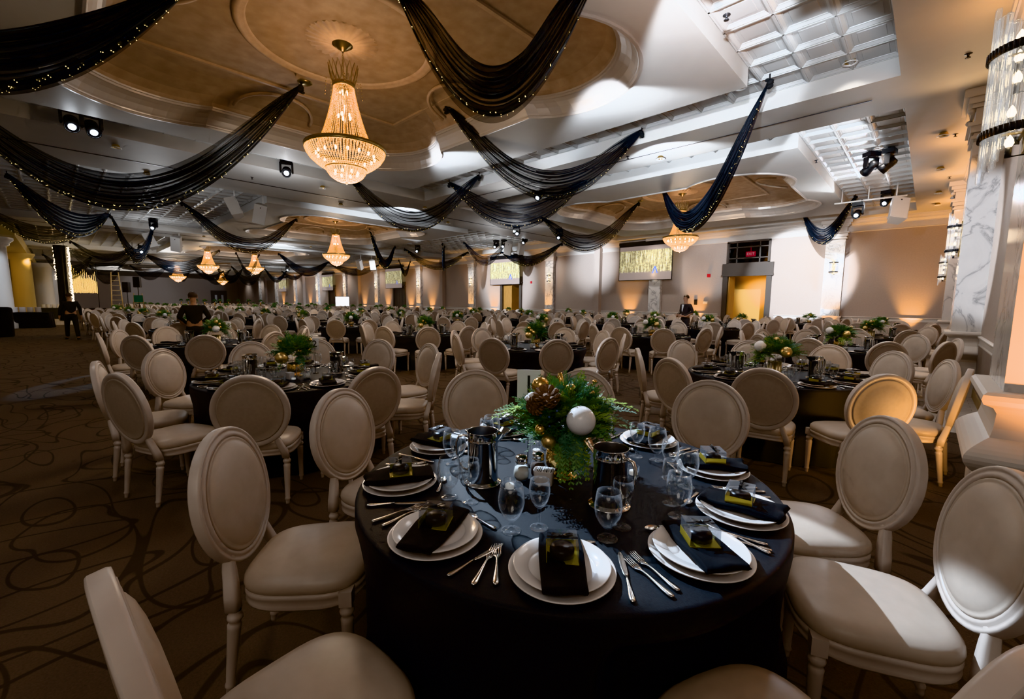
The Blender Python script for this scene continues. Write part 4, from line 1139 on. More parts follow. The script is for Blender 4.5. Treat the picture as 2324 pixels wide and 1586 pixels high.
# coffered tin tiles on a T-bar grid in the recesses
b = MB(); bars = MB(); g = .61
def ring4(x0, y0, x1, y1, i, z): return [(x0+i, y0+i, z), (x1-i, y0+i, z), (x1-i, y1-i, z), (x0+i, y1-i, z)]
for ri, R in enumerate(RECESS):
    x = R[1]
    ncol = int((R[1]-R[0])/g+.99); nrow = int((R[3]-R[2])/g+.99)
    for i in range(ncol):
        for j in range(nrow):
            xa, xb = max(R[0], R[1]-(i+1)*g), R[1]-i*g; ya, yb = max(R[2], R[3]-(j+1)*g), R[3]-j*g
            if xb-xa < .05 or yb-ya < .05: continue
            if any(I[0]-.01 < xa and xb < I[1]+.01 and I[2]-.01 < ya and yb < I[3]+.01 for I in ISL): continue
            if min(xb-xa, yb-ya) < .45:
                b.add([(xa, ya, ZT), (xb, ya, ZT), (xb, yb, ZT), (xa, yb, ZT)], [(3, 2, 1, 0)], False); continue
            if ri > 2: st = [(.0, 0), (.08, .04)]
            else: st = [(.0, 0), (.03, .0), (.065, .03), (.078, .033), (.083, .042), (.14, .042), (.146, .034), (.158, .034)]
            n0 = len(b.v)
            b.loft([ring4(xa, ya, xb, yb, q, ZT+z) for q, z in st][::-1], smooth=False, cap0=True)
            b.f[-1] = b.f[-1]
    I = ISL[ri]
    for i in range(ncol+1):
        xx = max(R[0], R[1]-i*g)
        for ya, yb in (((R[2], I[2]), (I[3], R[3])) if I[0] < xx < I[1] else ((R[2], R[3]),)): bars.box((xx, (ya+yb)/2, ZT-.006), (.026, yb-ya, .012))
    for j in range(nrow+1):
        yy = max(R[2], R[3]-j*g)
        for xa, xb in (((R[0], I[0]), (I[1], R[1])) if I[2] < yy < I[3] else ((R[0], R[1]),)): bars.box(((xa+xb)/2, yy, ZT-.006), (xb-xa, .026, .012))
struct('ceiling_tiles', b, MT['tile']); struct('trim_9', bars, MT['tile'], 'white grid bars between the ceiling tiles')
# partition tracks
b = MB()
for k in range(5):
    x = -15.25-15.4*k; b.box((x, (YN+YF)/2, ZS-.004), (.05, YF-YN, .012))
b.box((-7, 10.1, ZS-.004), (12, .03, .01))
struct('trim_10', b, MT['greydark'], 'dark slots of the folding partition tracks')
# ------------------------------------------------------------------ where the tables stand: (row, column, x, y, number on its card)
ROWS = ['first', 'second', 'third', 'fourth', 'fifth', 'sixth']
COLS = ['first', 'second', 'third', 'fourth', 'fifth', 'sixth', 'seventh', 'eighth', 'ninth', 'tenth', 'eleventh', 'twelfth']
TAB = [[(-1.172, 1.574), (-4.82, 1.70), (-9.41, 1.97), (-14.0, 2.42), (-18.3, 2.40), (-22.3, 2.3), (-26.0, 2.2), (-29.9, 2.1)],
       [(-1.22, 5.65), (-5.10, 5.95), (-8.85, 6.20), (-13.0, 6.3), (-16.9, 6.3), (-20.8, 6.2), (-24.6, 6.2), (-28.4, 6.2)],
       [(-1.13, 9.90), (-4.93, 10.2), (-8.62, 10.4), (-12.8, 10.4), (-16.7, 10.4), (-20.6, 10.5), (-24.5, 10.5), (-28.4, 10.4)],
       [(-.98, 14.2), (-5.04, 14.4), (-8.6, 14.5), (-12.9, 14.6), (-16.7, 14.6), (-20.5, 14.6), (-24.7, 14.6)],
       [(-1.05, 18.2), (-5.12, 18.1), (-8.64, 18.1), (-12.4, 18.1), (-16.6, 18.1), (-20.2, 18.2), (-24.0, 18.2)],
       [(-3.5, 21.45), (-8.2, 21.5), (-11.9, 21.5), (-15.8, 21.5), (-20.9, 21.5)]]
CARD = {(0, 0): '1', (0, 1): '2', (0, 2): '3', (2, 1): '50'}
def tname(j, i):
    if (j, i) in CARD: return 'the table marked '+CARD[(j, i)]
    if j == 0: return COLS[i]+' table along the carpet aisle'
    return COLS[i]+' table from right wall, '+ROWS[j]+' row'
CLK = ['twelve', 'one', 'two', 'three', 'four', 'five', 'six', 'seven', 'eight', 'nine', 'ten', 'eleven']
def clock(x, y, a):
    """hour at which a seat at angle a stands, twelve being straight away from the camera"""
    d = (atan2(y, x)-a) % (2*pi)
    return CLK[int(round(d/(2*pi/12))) % 12]
tables = []
for j, r in enumerate(TAB):
    for i, (x, y) in enumerate(r): tables.append(dict(j=j, i=i, x=x, y=y, d=hypot(x, y), n=tname(j, i)))
tables.sort(key=lambda t: t['d'])
for k, t in enumerate(tables):
    t['k'] = k; t['lvl'] = 0 if k == 0 else 1 if (t['j'], t['i']) in ((0, 1), (1, 0)) else 2 if k < 15 else 3 if k < 30 else 4
rnd = random.Random(5)
T1 = tables[0]
SEATS1 = [radians(a) for a in (-53, -16.4, 15, 49, 85, 121, 157, 193.5, 232.5, 271.5)]
def on_seat(t, a, rr, side=0.0):
    """point of table t at angle a, radius rr, pushed sideways (to the guest's right)"""
    return (t['x']+rr*cos(a)-side*sin(a), t['y']+rr*sin(a)+side*cos(a))
FAR_CH = MB(); FAR_GL = MB(); CARDS = {}
_stuffchair = None
def far_stuff_chair():
    o = chair_shapes(.3); b = MB()
    for k, i in (('seat', 0), ('back_pad', 0), ('back_panel', 1), ('back_frame', 2)):
        q = o[k]; q.mi = [i]*len(q.mi); b.merge(q)
    for Lm in LEGS: b.tube([tuple(Lm @ Vector((0, 0, 0))), tuple(Lm @ Vector((0, 0, .37)))], [.014, .024], 5, 2, None, False)
    return b
STUFFCH = far_stuff_chair()
def seat_angles(t):
    if t['k'] == 0: return SEATS1
    if (t['j'], t['i']) == (0, 1): return ANG2
    if (t['j'], t['i']) == (1, 0): return ANGR
    r = random.Random(t['k']*7+1); a0 = r.uniform(0, 2*pi/10)
    t['a0'] = a0
    return [a0+2*pi*q/10 for q in range(10)]
# chairs of the first table are not all pushed in squarely: seat -> (x, y, facing)
CH1 = {2: (-.065, 2.022, 111), 3: (-.355, 2.546, 127.4), 4: (-1.055, 2.831, 180.8), 6: (-2.273, 2.087, 240.2), 7: (-2.264, 1.292, -65.8), 8: (-1.880, .692, -40.0), 9: (-1.116, .366, 2.8)}
for q, (an_, rr_) in {1: (-24, 1.10), 5: (121, 1.22)}.items(): CH1[q] = (-1.172+rr_*cos(radians(an_)), 1.574+rr_*sin(radians(an_)), an_+90)
ANG2 = [radians(a) for a in (-31, -68, -103, -141, -179, 151, 118, 80, 42, 2)]
ANGR = [radians(a) for a in (-80, -111, -48, -11, 20, 50, 79, 115, 152, -145)]
nchair = 0
for t in tables:
    A = seat_angles(t); r = random.Random(t['k']*13+3); hours = set()
    poses = []
    for q, a in enumerate(A):
        if t['k'] == 0:
            if q in CH1: x, y, th = CH1[q]; poses.append((x, y, radians(th)))
            continue
        rr, tw = 1.18+r.uniform(-.01, .08), radians(r.uniform(-6, 6))
        poses.append((t['x']+rr*cos(a), t['y']+rr*sin(a), a+pi/2+tw))
    if 'a0' in t: cme, crz = CLOTHS[t['k'] % 3], t['a0']
    else:
        cme = cloth_mb(50+t['k'], 260, 17, [(atan2(y-t['y'], x-t['x']), hypot(x-t['x'], y-t['y'])-.01) for x, y, _ in poses]).mesh('tablecloth', MT['cloth']); crz = 0
    obj('tablecloth', cme, (t['x'], t['y'], 0), crz, ('black floor-length tablecloth on '+t['n']), 'tablecloth', 'black cloths of the round tables')
    for x, y, rz in poses:
        loc = (x, y, 0); aa = atan2(y-t['y'], x-t['x'])
        if t['lvl'] >= 4:
            FAR_CH.merge(STUFFCH, T(*loc) @ RZ(rz)); continue
        lab = 'oval-back chair at %s o\'clock, %s' % (clock(t['x'], t['y'], aa), t['n'])
        chair(loc, rz, lab, parts=t['k'] < 16)
# ------------------------------------------------------------------ table settings
def put(name, me, xy, z, rz, lab, cat, grp): return obj(name, me, (xy[0], xy[1], z), rz, lab, cat, grp)
def tilt(o, ax, ang): o.rotation_euler = (Matrix.Rotation(o.rotation_euler.z, 3, 'Z') @ Matrix.Rotation(ang, 3, ax)).to_euler()
NAPROT = {0: 4, 1: -22, 2: -12, 3: -18, 4: 5, 5: 10, 6: 14, 7: 6, 8: 10, 9: 24}
for t in tables:
    lv = t['lvl']; A = seat_angles(t); r = random.Random(t['k']*3+9); zt = TZ+.001; full = lv <= 1
    for q, a in enumerate(A):
        if lv == 4: continue
        hr = clock(t['x'], t['y'], a); at = '%s o\'clock place, %s' % (hr, t['n'])
        rz = a+pi/2       # local +y looks to the middle of the table
        if lv <= 2:
            put('dinner_plate', PL_BIG, on_seat(t, a, .738), zt, rz, 'larger lower white plate, '+at, 'plate', 'white dinner plates')
            if full: put('salad_plate', PL_SM, on_seat(t, a, .738), zt+.0165, rz, 'smaller upper white plate, '+at, 'plate', 'white salad plates')
        nr = radians(NAPROT[q]) if lv == 0 else radians(r.uniform(-20, 20))
        n = put('napkin', NAPK[q % 3] if full else NAPLO, on_seat(t, a, .742), zt+(.0035 if full else -.012), rz+nr, 'folded black napkin, '+at, 'napkin', 'black napkins on the plates')
        if full:
            bx, by = on_seat(t, a, .735); ang = rz+nr+radians(r.uniform(-12, 12))
            z = zt+.0535
            g = thing('favour_box', 'clear favour box with black bow, '+at, 'gift box', (bx, by, z), ang, 'favour boxes on the napkins')
            kids(BOXP, g)
            s1, s2 = r.uniform(-.008, .008), r.uniform(-.01, .01)
            for nm, sd, rad, dr, lb in (('fork', -.196, .725, .03, 'inner'), ('fork', -.232, .735, -.05, 'outer')):
                f = put('fork', FORK, on_seat(t, a, rad, sd+s1), zt+.001, rz+dr+r.uniform(-.12, .12), '%s steel fork, %s' % (lb, at), 'fork', 'steel forks')
            put('knife', KNIFE, on_seat(t, a, .73, .196+s2), zt+.001, rz+.05+r.uniform(-.12, .08), 'steel knife, '+at, 'knife', 'steel knives')
            put('spoon', SPOON, on_seat(t, a, .560, .035), zt+.001, rz+pi/2*(.7+.3*r.random()), 'steel spoon, '+at, 'spoon', 'steel spoons')
        if lv <= 2:
            go = put('water_goblet', GOB if full else GOBLO, on_seat(t, a+radians(16.5), .548), zt, 0, 'water goblet, '+at, 'glass', 'stemmed water goblets')
            wo = put('wine_glass', WIN if full else WINLO, on_seat(t, a+radians(26), .492), zt, 0, 'slim wine glass, '+at, 'glass', 'slim wine glasses')
        else:
            for rr_, da, src in ((.548, 16.5, 'g'), (.492, 26, 'w')):
                x, y = on_seat(t, a+radians(da), rr_); FAR_GL.lathe([(.03, 0), (.006, .012), (.008, .05), (.03, .08), (.04, .11), (.034, .17)], 7, M=T(x, y, zt))
FAR_GL_O = FAR_GL.build('drinking_glasses', MT['thin']); tag(FAR_GL_O, 'massed drinking glasses on the far black tables', 'glasses', None, 'stuff')
# pitchers, shakers, sugar dishes, candles
def pitcher(x, y, rz, lab):
    p = thing('steel_pitcher', lab, 'pitcher', (x, y, TZ+.001), rz, 'polished steel water pitchers'); kids(PITCH, p); return p
cam_dir = lambda t: Vector((-t['x'], -t['y'], 0)).normalized()
for t in tables:
    if t['lvl'] > 3: continue
    if t['lvl'] == 0:
        pitcher(-1.385, 1.265, radians(218), 'steel water pitcher left of the centrepiece on the table marked 1')
        pitcher(-.862, 1.475, radians(-8), 'steel water pitcher right of the centrepiece on the table marked 1')
        for P, (x, y), lab in ((SALT, (-1.282, 1.410), 'glass salt shaker with steel cap beside the sugar dish, table marked 1'), (PEPPER, (-1.255, 1.495), 'glass pepper shaker behind the salt, table marked 1')):
            k = thing('shaker', lab, 'shaker', (x, y, TZ+.001), 0, 'salt and pepper shakers'); kids(P, k)
        k = thing('sugar_caddy', 'white china dish of sugar packets in front of the gold vase, table marked 1', 'sugar dish', (-1.172, 1.440, TZ+.001), radians(28)); kids(CADDY, k)
        for (x, y), lab in (((-1.235, 1.285), 'lit glass votive candle in front of the salt, table marked 1'), ((-1.44, 1.70), 'glass votive candle behind the left pitcher, table marked 1'), ((-.93, 1.80), 'glass votive candle at the right rear, table marked 1')):
            k = thing('votive_candle', lab, 'candle', (x, y, TZ+.001), 0, 'glass votive candles'); kids(VOT, k)
    else:
        r = random.Random(t['k']+77); c = cam_dir(t); s = Vector((-c.y, c.x, 0))
        for sg, nm in ((-1, 'left'), (1, 'right')):
            # s points to the camera's left when facing the table from it
            p = Vector((t['x'], t['y'], 0))+s*sg*(.395+r.uniform(-.02, .03))+c*r.uniform(-.04, .06)
            pitcher(p.x, p.y, r.uniform(0, 6.28), 'steel water pitcher %s of the centrepiece, %s' % (nm, t['n']))
        if t['k'] < 7:
            p = Vector((t['x'], t['y'], 0))+c*.20-s*.05
            k = thing('sugar_caddy', 'white china sugar dish on '+t['n'], 'sugar dish', (p.x, p.y, TZ+.001), r.uniform(0, 3)); kids(CADDY, k)
            p = Vector((t['x'], t['y'], 0))+c*.30-s*.02
            k = thing('votive_candle', 'glass votive candle on '+t['n'], 'candle', (p.x, p.y, TZ+.001), 0, 'glass votive candles'); kids(VOT, k)
            p = Vector((t['x'], t['y'], 0))+c*.24+s*.10
            k = thing('shaker', 'glass salt shaker on '+t['n'], 'shaker', (p.x, p.y, TZ+.001), 0, 'salt and pepper shakers'); kids(SALT, k)
# centrepieces
def bauble(kind, p, rad, par, lab=None, nm='bauble'):
    o = part(nm, BALL[kind], par); o.location = p; o.scale = (rad, rad, rad)
    if lab: o['label'] = lab
    return o
t = T1; c = cam_dir(t); s = Vector((-c.y, c.x, 0))     # s = picture-right at the table is (-c.y, c.x) turned; see rgt
rgt = Vector((.803, .597, 0)); fr = Vector((.597, -.803, 0))
cp = thing('evergreen_centrepiece', 'evergreen centrepiece with large white bauble and pine cones, table marked 1', 'centrepiece', (t['x'], t['y'], TZ+.001), 0, 'evergreen and bauble centrepieces')
part('gold_vase', VASE, cp)
o = part('foliage', FOL1, cp); o.location = (0, 0, .255)
def pc(r_, f_, z_): return tuple(rgt*r_+fr*f_+Vector((0, 0, z_-.002)))
for kind, (r_, f_, z_), rad, lb in (('whitebb', (.071, .215, .327), .060, 'large pearl white bauble'), ('gold', (-.105, .05, .435), .040, 'gold bauble'), ('gold', (.03, .02, .415), .028, 'gold bauble'), ('champ', (-.045, .08, .412), .022, None), ('champ', (-.073, .06, .419), .024, None), ('champ', (-.015, .09, .405), .022, None), ('gold', (-.095, .19, .275), .024, 'gold bauble'), ('goldmatte', (-.06, .18, .222), .032, 'satin gold bauble'), ('gold', (.02, -.06, .40), .028, None), ('goldmatte', (.12, .01, .40), .018, None), ('gold', (.10, .02, .385), .014, None)):
    bauble(kind, pc(r_, f_, z_), rad, cp, lb)
for (r_, f_, z_), ax, an, sc in (((-.072, .155, .392), (1, .2, 0), .5, 1.15), ((-.130, .165, .368), (.3, 1, 0), 1.2, .85)):
    o = part('pine_cone', CONE, cp); o.location = pc(r_, f_, z_); o.rotation_euler = (an*ax[0], an*ax[1], .4); o.scale = (sc, sc, sc)
b = MB(); rr = random.Random(8)
for k in range(6): b.ball((rr.uniform(-.012, .012), rr.uniform(-.012, .012), rr.uniform(-.018, .022)), .015, 10, 7)
o = b.build('cotton_boll', MT['whitebb'], cp); o.location = pc(-.140, .145, .405)
b = MB(); b.tube([(0, 0, -.08), (-.004, 0, -.03), (-.012, .003, .02), (-.022, .004, .052)], [.012, .011, .012, .010], 9)
for k in range(26): b.octa((-.012*(k/26)-.004+rr.uniform(-.011, .011), rr.uniform(-.011, .011), -.07+.12*k/26), .006)
o = b.build('glitter_branch', MT['gold'], cp); o.location = pc(-.006, .03, .437)
b = MB()
for (px, pz, yy) in ((.115, .42, 0), (.135, .455, .02), (.09, .41, .03)):
    p0 = Vector(pc(.06, .01, .30)); p1 = Vector(pc(px, yy, pz)); b.tube([p0, (p0+p1)/2+Vector((0, 0, .02)), p1], .002, 5)
    b.ball(tuple(p1), .010, 8, 6)
b.build('gold_twig', MT['gold'], cp)
b = MB()
for k in range(14):
    q = pc(rr.uniform(-.10, .10), rr.uniform(.06, .19), rr.uniform(.28, .42)); b.ball(q, .0055, 8, 6)
b.build('juniper_berries', mat('blue_juniper', (.16, .22, .40), .5), cp)
def cpiece(t, lvl):
    r = random.Random(t['k']*5+2); c = cam_dir(t); rg = Vector((-c.y, c.x, 0))
    special = {(0, 1): 'gold', (1, 0): 'both', (0, 2): 'whitebb', (1, 2): 'gold', (1, 3): 'whitebb', (2, 1): 'both', (1, 1): 'gold'}
    kind = special.get((t['j'], t['i']), r.choice(('whitebb', 'gold', 'both')))
    word = {'gold': 'gold baubles', 'whitebb': 'a white bauble', 'both': 'white and gold baubles'}[kind]
    cp = thing('evergreen_centrepiece', ('evergreen centrepiece with %s, %s' % (word, t['n'])), 'centrepiece', (t['x'], t['y'], TZ+.001), 0, 'evergreen and bauble centrepieces')
    part('gold_vase', VASE if (t['k'] % 2) else GVASE, cp)
    o = part('foliage', FOLS[t['k'] % 3] if lvl <= 2 else FOLLO[t['k'] % 2], cp); o.location = (0, 0, .25); o.rotation_euler = (0, 0, r.uniform(0, 6))
    if t['j'] >= 1 and t['i'] == 0: o.scale = (1.2, 1.2, .95)
    spots = []
    if kind in ('whitebb', 'both'): spots.append(('whitebb', -.15 if kind == 'both' else r.uniform(-.06, .04), .17, .33 if kind == 'both' else .27, .062))
    if kind in ('gold', 'both'): spots.append(('goldmatte', .10 if kind == 'both' else -.12, .18, .28 if kind == 'both' else .22, .060))
    for q in range(6 if lvl <= 2 else 4): spots.append((r.choice(('gold', 'champ', 'goldmatte')), r.uniform(-.16, .16), r.uniform(-.02, .17), r.uniform(.26, .40), r.uniform(.020, .034)))
    for kd, a_, f_, z_, rd in spots:
        p = -rg*a_*-1+c*f_; bauble(kd, (p.x, p.y, z_), rd, cp, 'large bauble' if rd > .05 else None)
for t in tables[1:]: cpiece(t, t['lvl'])
number_card('1', (-1.172-.171*.803-.10*.597, 1.574-.171*.597+.10*.803, TZ+.001), radians(39.6), 'white number card 1 behind the nearest centrepiece', .112, .15, .33)
for (j, i), tx in CARD.items():
    if (j, i) == (0, 0): continue
    t = next(q for q in tables if (q['j'], q['i']) == (j, i)); c = cam_dir(t); rg = Vector((-c.y, c.x, 0))
    p = Vector((t['x'], t['y'], 0))+(rg*.20 if j == 0 else rg*.02)+(-c*.10 if j == 0 else -c*.16)
    number_card(tx, (p.x, p.y, TZ+.001), atan2(c.y, c.x)+pi/2, 'white number card %s on a thin stand beside the centrepiece' % tx, .085, .125, .26)
# ------------------------------------------------------------------ tables farther off, down the hall
far = []
for j, y in enumerate((2.2, 6.2, 10.4, 14.6, 18.2, 21.4)):
    for i in range(9):
        x = -33.0-4.1*i-(j % 2)*.8
        if (y < 4 and x < -36) or hypot(x+47.1, y-21.9) < 2.6: continue
        far.append((j, i, x, y))
rr = random.Random(99)
for j, i, x, y in far:
    lab = 'black tablecloth, %s far table down the hall in %s row' % (COLS[i], ROWS[j])
    a0 = rr.uniform(0, 1); obj('tablecloth', CLOTHS[(i+j) % 3], (x, y, 0), a0, lab, 'tablecloth', 'black cloths of the round tables')
    cp = thing('evergreen_centrepiece', 'evergreen centrepiece, %s far table down the hall in %s row' % (COLS[i], ROWS[j]), 'centrepiece', (x, y, TZ+.001), 0, 'evergreen and bauble centrepieces')
    tall = (j in (2, 3) and i > 3)
    vo = part('gold_vase', VASE, cp); o = part('foliage', FOLLO[i % 2], cp); o.location = (0, 0, .25+(.35 if tall else 0))
    if tall: vo.scale = (.6, .6, 3.4)
    for q in range(10):
        a = a0+2*pi*q/10; FAR_CH.merge(STUFFCH, T(x+1.2*cos(a), y+1.2*sin(a), 0) @ RZ(a+pi/2))
o = FAR_CH.build('distant_oval_back_chairs', [MT['pad'], MT['panel'], MT['paint']]); tag(o, 'mass of cream oval-back chairs at the distant tables', 'chairs', 'oval-back chairs around the round tables', 'stuff')
# ------------------------------------------------------------------ swags
SW = [
 ((-10.02, -1.76, 5.10), (-6.10, 1.32, 5.10), .43, 1.13, 'black chiffon swag nearest the top left corner', 1),
 ((-13.13, -1.36, 5.10), (-9.12, 3.57, 5.73), 1.60, 2.20, 'long black chiffon swag hung left of the nearest chandelier', 1),
 ((-4.53, 2.79, 5.10), (-2.77, 4.18, 5.10), 1.00, 1.53, 'black chiffon swag right above the number 1 table, closest overhead', 1),
 ((-7.75, 6.05, 5.73), (-4.52, 8.51, 5.10), 1.06, 1.65, 'black chiffon swag behind the closest overhead one', 1),
 ((-2.26, 8.65, 5.10), (-7.20, 15.10, 5.73), 1.45, 1.97, 'steep black chiffon swag in front of the far right chandelier', 1),
 ((-1.98, 18.08, 5.10), (-4.13, 21.88, 5.10), .83, 1.39, 'small black chiffon swag below the bright stage light near the right wall', 1),
 ((-13.21, 6.45, 5.10), (-9.34, 8.39, 5.10), .98, 1.55, 'black chiffon swag starting under the nearest chandelier', 1),
 ((-10.57, 8.30, 5.10), (-7.98, 11.62, 5.10), .68, 1.38, 'black chiffon swag crossing the one under the nearest chandelier', 1),
 ((-11.91, 14.19, 5.10), (-9.00, 16.94, 5.73), 1.02, 1.74, 'black chiffon swag left of the largest picture screen', 1),
 ((-19.93, 3.38, 5.10), (-23.80, 8.78, 5.73), 1.18, 1.81, 'black chiffon swag with its right end by the second chandelier', 1),
 ((-25.33, 1.81, 5.10), (-28.38, 3.66, 5.10), 1.30, 1.97, 'narrow V shaped black swag at the left', 1),
 ((-19.28, -.74, 5.10), (-25.12, 1.75, 5.10), .49, 1.36, 'black chiffon swag half behind the long left one', 1),
 ((-25.86, -1.88, 5.10), (-27.17, 1.77, 5.10), .74, 1.38, 'black chiffon swag at the left edge above the white column', 1),
 ((-23.81, 12.82, 5.73), (-27.46, 16.72, 5.10), 1.27, 1.83, 'black chiffon swag just right of the second chandelier', 1),
 ((-28.16, 17.92, 5.10), (-24.08, 20.55, 5.10), .82, 1.32, 'black chiffon swag between the third screen and the second screen', 1),
 ((-21.72, 16.49, 5.10), (-22.64, 17.33, 5.10), 1.0, 1.65, 'black chiffon swag seen edge on as a vertical strip', 1),
 ((-20.25, 16.97, 5.10), (-20.58, 20.81, 5.10), .82, 1.37, 'black chiffon swag left of the second screen', 1),
 ((-22.18, 22.0, 5.10), (-16.17, 21.16, 5.10), .54, 1.20, 'black chiffon swag across the front of the second screen', 1),
 ((-33.29, 20.60, 5.10), (-33.56, 21.93, 5.10), .85, 1.43, 'short V shaped black swag by the third screen', 0),
 ((-35.98, 11.87, 5.10), (-40.5, 17.6, 5.10), .80, 1.55, 'black chiffon swag behind the second chandelier', 0),
 ((-40.5, 17.6, 5.10), (-39.73, 22.33, 5.10), .55, 1.20, 'black chiffon swag in front of the fourth screen', 0),
 ((-45.5, 5.10, 5.10), (-37.23, 8.31, 5.10), .70, 1.65, 'wide black chiffon swag in the left middle of the hall', 0),
 ((-37.92, 9.53, 5.10), (-37.89, 11.09, 5.10), 1.29, 1.83, 'narrow black swag hiding part of a chandelier', 0),
 ((-43.2, .55, 5.10), (-41.0, 4.25, 5.10), .60, 1.70, 'black chiffon swag starting at the light-wrapped post', 0),
 ((-38.77, .82, 5.10), (-40.22, 3.85, 5.10), .63, 1.11, 'upper black swag beside the light-wrapped post', 0),
 ((-52.14, -.56, 5.10), (-50.5, 2.30, 5.10), .90, 2.0, 'black chiffon swag behind the light-wrapped post', 0),
 ((-53.59, 11.52, 5.10), (-55.5, 14.6, 5.10), 1.05, 1.88, 'first of the distant tangled black swags', 0),
 ((-54.21, 13.13, 5.10), (-52.59, 15.85, 5.10), 1.13, 2.07, 'second of the distant tangled black swags', 0),
 ((-54.5, 16.4, 5.10), (-57.0, 19.6, 5.10), .96, 1.54, 'third of the distant tangled black swags', 0),
 ((-62.0, 9.3, 5.10), (-62.0, 10.9, 5.10), .9, 1.6, 'distant narrow black swag over the band stage', 0),
 ((-64.0, 11.6, 5.10), (-64.0, 14.6, 5.10), .7, 1.3, 'distant black swag in front of the end wall', 0),
 ((-60.0, 11.4, 5.10), (-60.0, 14.4, 5.10), 1.21, 1.9, 'distant black swag below the small far chandelier', 0),
 ((-61.65, 5.6, 5.10), (-61.0, 8.6, 5.10), .68, 1.56, 'distant black swag behind the ladder', 0),
 ((-58.0, 19.4, 5.10), (-59.5, 22.6, 5.10), .5, 1.05, 'distant black swag near the fifth screen', 0),
 ((-62.0, 2.4, 5.10), (-62.5, 5.0, 5.10), 1.08, 2.1, 'distant black swag behind the gold light curtain', 0)]
for i, (A, B, s1, s2, lab, fl) in enumerate(SW):
    big = i < 5
    swag(i, A, B, s1, s2, lab, bool(fl), nf=(9 if big else 7), nu=(72 if big else 48), nv=(64 if big else 40), amp=.05 if i < 18 else .04, spread=.30 if i == 2 else .14)
# ------------------------------------------------------------------ chandeliers
chandelier(-7.25, 3.52, 3.53, 'crystal bead chandelier nearest the camera, under the first ceiling dome', 1.0, 70)
chandelier(-7.10, 16.75, 3.53, 'crystal bead chandelier at the right behind the steep swag', 1.0, 70)
chandelier(-23.1, 10.5, 3.40, 'large crystal bead chandelier in the middle of the hall, second largest', 1.065, 90)
chandelier(-38.0, 7.75, 3.40, 'crystal bead chandelier at the left, third along the hall', 1.05, 90)
chandelier(-38.9, 11.05, 3.55, 'crystal bead chandelier half hidden by a narrow black swag', 1.0, 60)
chandelier(-53.2, 8.3, 3.20, 'small far chandelier at the left, seen below a swag', 1.05, 80)
chandelier(-66.0, 14.9, 3.40, 'smallest chandelier, far down the hall before the end wall', 1.0, 60)
# ------------------------------------------------------------------ sconces
sconce(.325, 3.80, 2.74, pi, 'large crystal rod sconce at the upper right edge', 1.5, 1.02)
sconce(.325, 11.18, 2.74, pi, 'crystal rod sconce on the second marble pilaster of the right wall', 5, 1.0)
sconce(.325, 18.61, 2.62, pi, 'crystal rod sconce on the third marble pilaster of the right wall', 5, 1.0)
for i, x in enumerate(PILX[:8]):
    sconce(x, YF-.24, 3.15, -pi/2, 'crystal rod sconce on the %s marble pilaster of the back wall from the right' % COLS[i], 2 if i < 6 else 0, .95)
# ------------------------------------------------------------------ picture screens on the back wall
def screen(x, z0, z1, w, y, lab):
    t = thing('projection_screen', lab, 'screen', (x, y, 0), 0, 'projection screens along the back wall')
    b = MB(); hw = w/2
    for xx in (-hw, hw): b.box((xx, 0, (z0+z1)/2), (.07, .03, z1-z0))
    b.box((0, 0, z0), (w+.07, .03, .06)); b.box((0, 0, z1+.03), (w+.07, .06, .16)); b.box((0, .12, z1+.14), (w+.2, .18, .16)); b.build('frame', MT['scrframe'], t)
    me = bpy.data.meshes.new('screen'); me.from_pydata([(-hw, -.016, z0), (hw, -.016, z0), (hw, -.016, z1), (-hw, -.016, z1)], [], [(0, 1, 2, 3)])
    uv = me.uv_layers.new(name='UVMap')
    for k, c in enumerate(((0, 0), (1, 0), (1, 1), (0, 1))): uv.data[k].uv = c
    me.materials.append(MT['screen']); part('picture', me, t)
screen(-11.75, 2.86, 4.80, 3.15, YF-.42, 'largest projection screen showing gold streamers, left of the open door')
screen(-23.0, 2.84, 4.75, 3.05, YF-.30, 'projection screen above the middle doorway, showing gold streamers')
screen(-38.5, 2.80, 4.75, 3.05, YF-.30, 'third projection screen along the back wall from the right')
screen(-53.8, 2.75, 4.70, 3.05, YF-.30, 'fourth projection screen along the back wall from the right')
screen(-69.3, 2.75, 4.70, 3.05, YF-.30, 'fifth projection screen along the back wall from the right')
# small wall fittings
def wallbox(nm, lab, cat, x, z, w, h, m):
    b = MB(); b.box((0, -.02, 0), (w, .04, h)); b.box((0, -.045, h*.15), (w*.5, .012, h*.3)); o = b.build(nm, m); o.location = (x, YF, z); tag(o, lab, cat)
wallbox('fire_alarm', 'red fire alarm box on the wall left of the open door', 'alarm', -8.35, 3.0, .16, .17, MT['red'])
wallbox('fire_alarm', 'red fire alarm box on the wall right of the middle doorway', 'alarm', -20.6, 2.95, .15, .16, MT['red'])
wallbox('wall_phone', 'dark wall phone between the standing man and the open door', 'phone', -8.95, 1.62, .16, .28, MT['greydark'])
wallbox('switch_plate', 'white switch plate beside the dark wall phone', 'switch', -8.45, 1.60, .22, .12, MT['white'])
b = MB(); b.box((0, 0, 0), (.02, .05, .17)); b.box((-.014, 0, .03), (.01, .02, .05)); o = b.build('fire_strobe', MT['red']); o.location = (XR-.01, 6.4, 2.72); tag(o, 'red fire strobe high on the right wall by the marble pilaster', 'alarm')
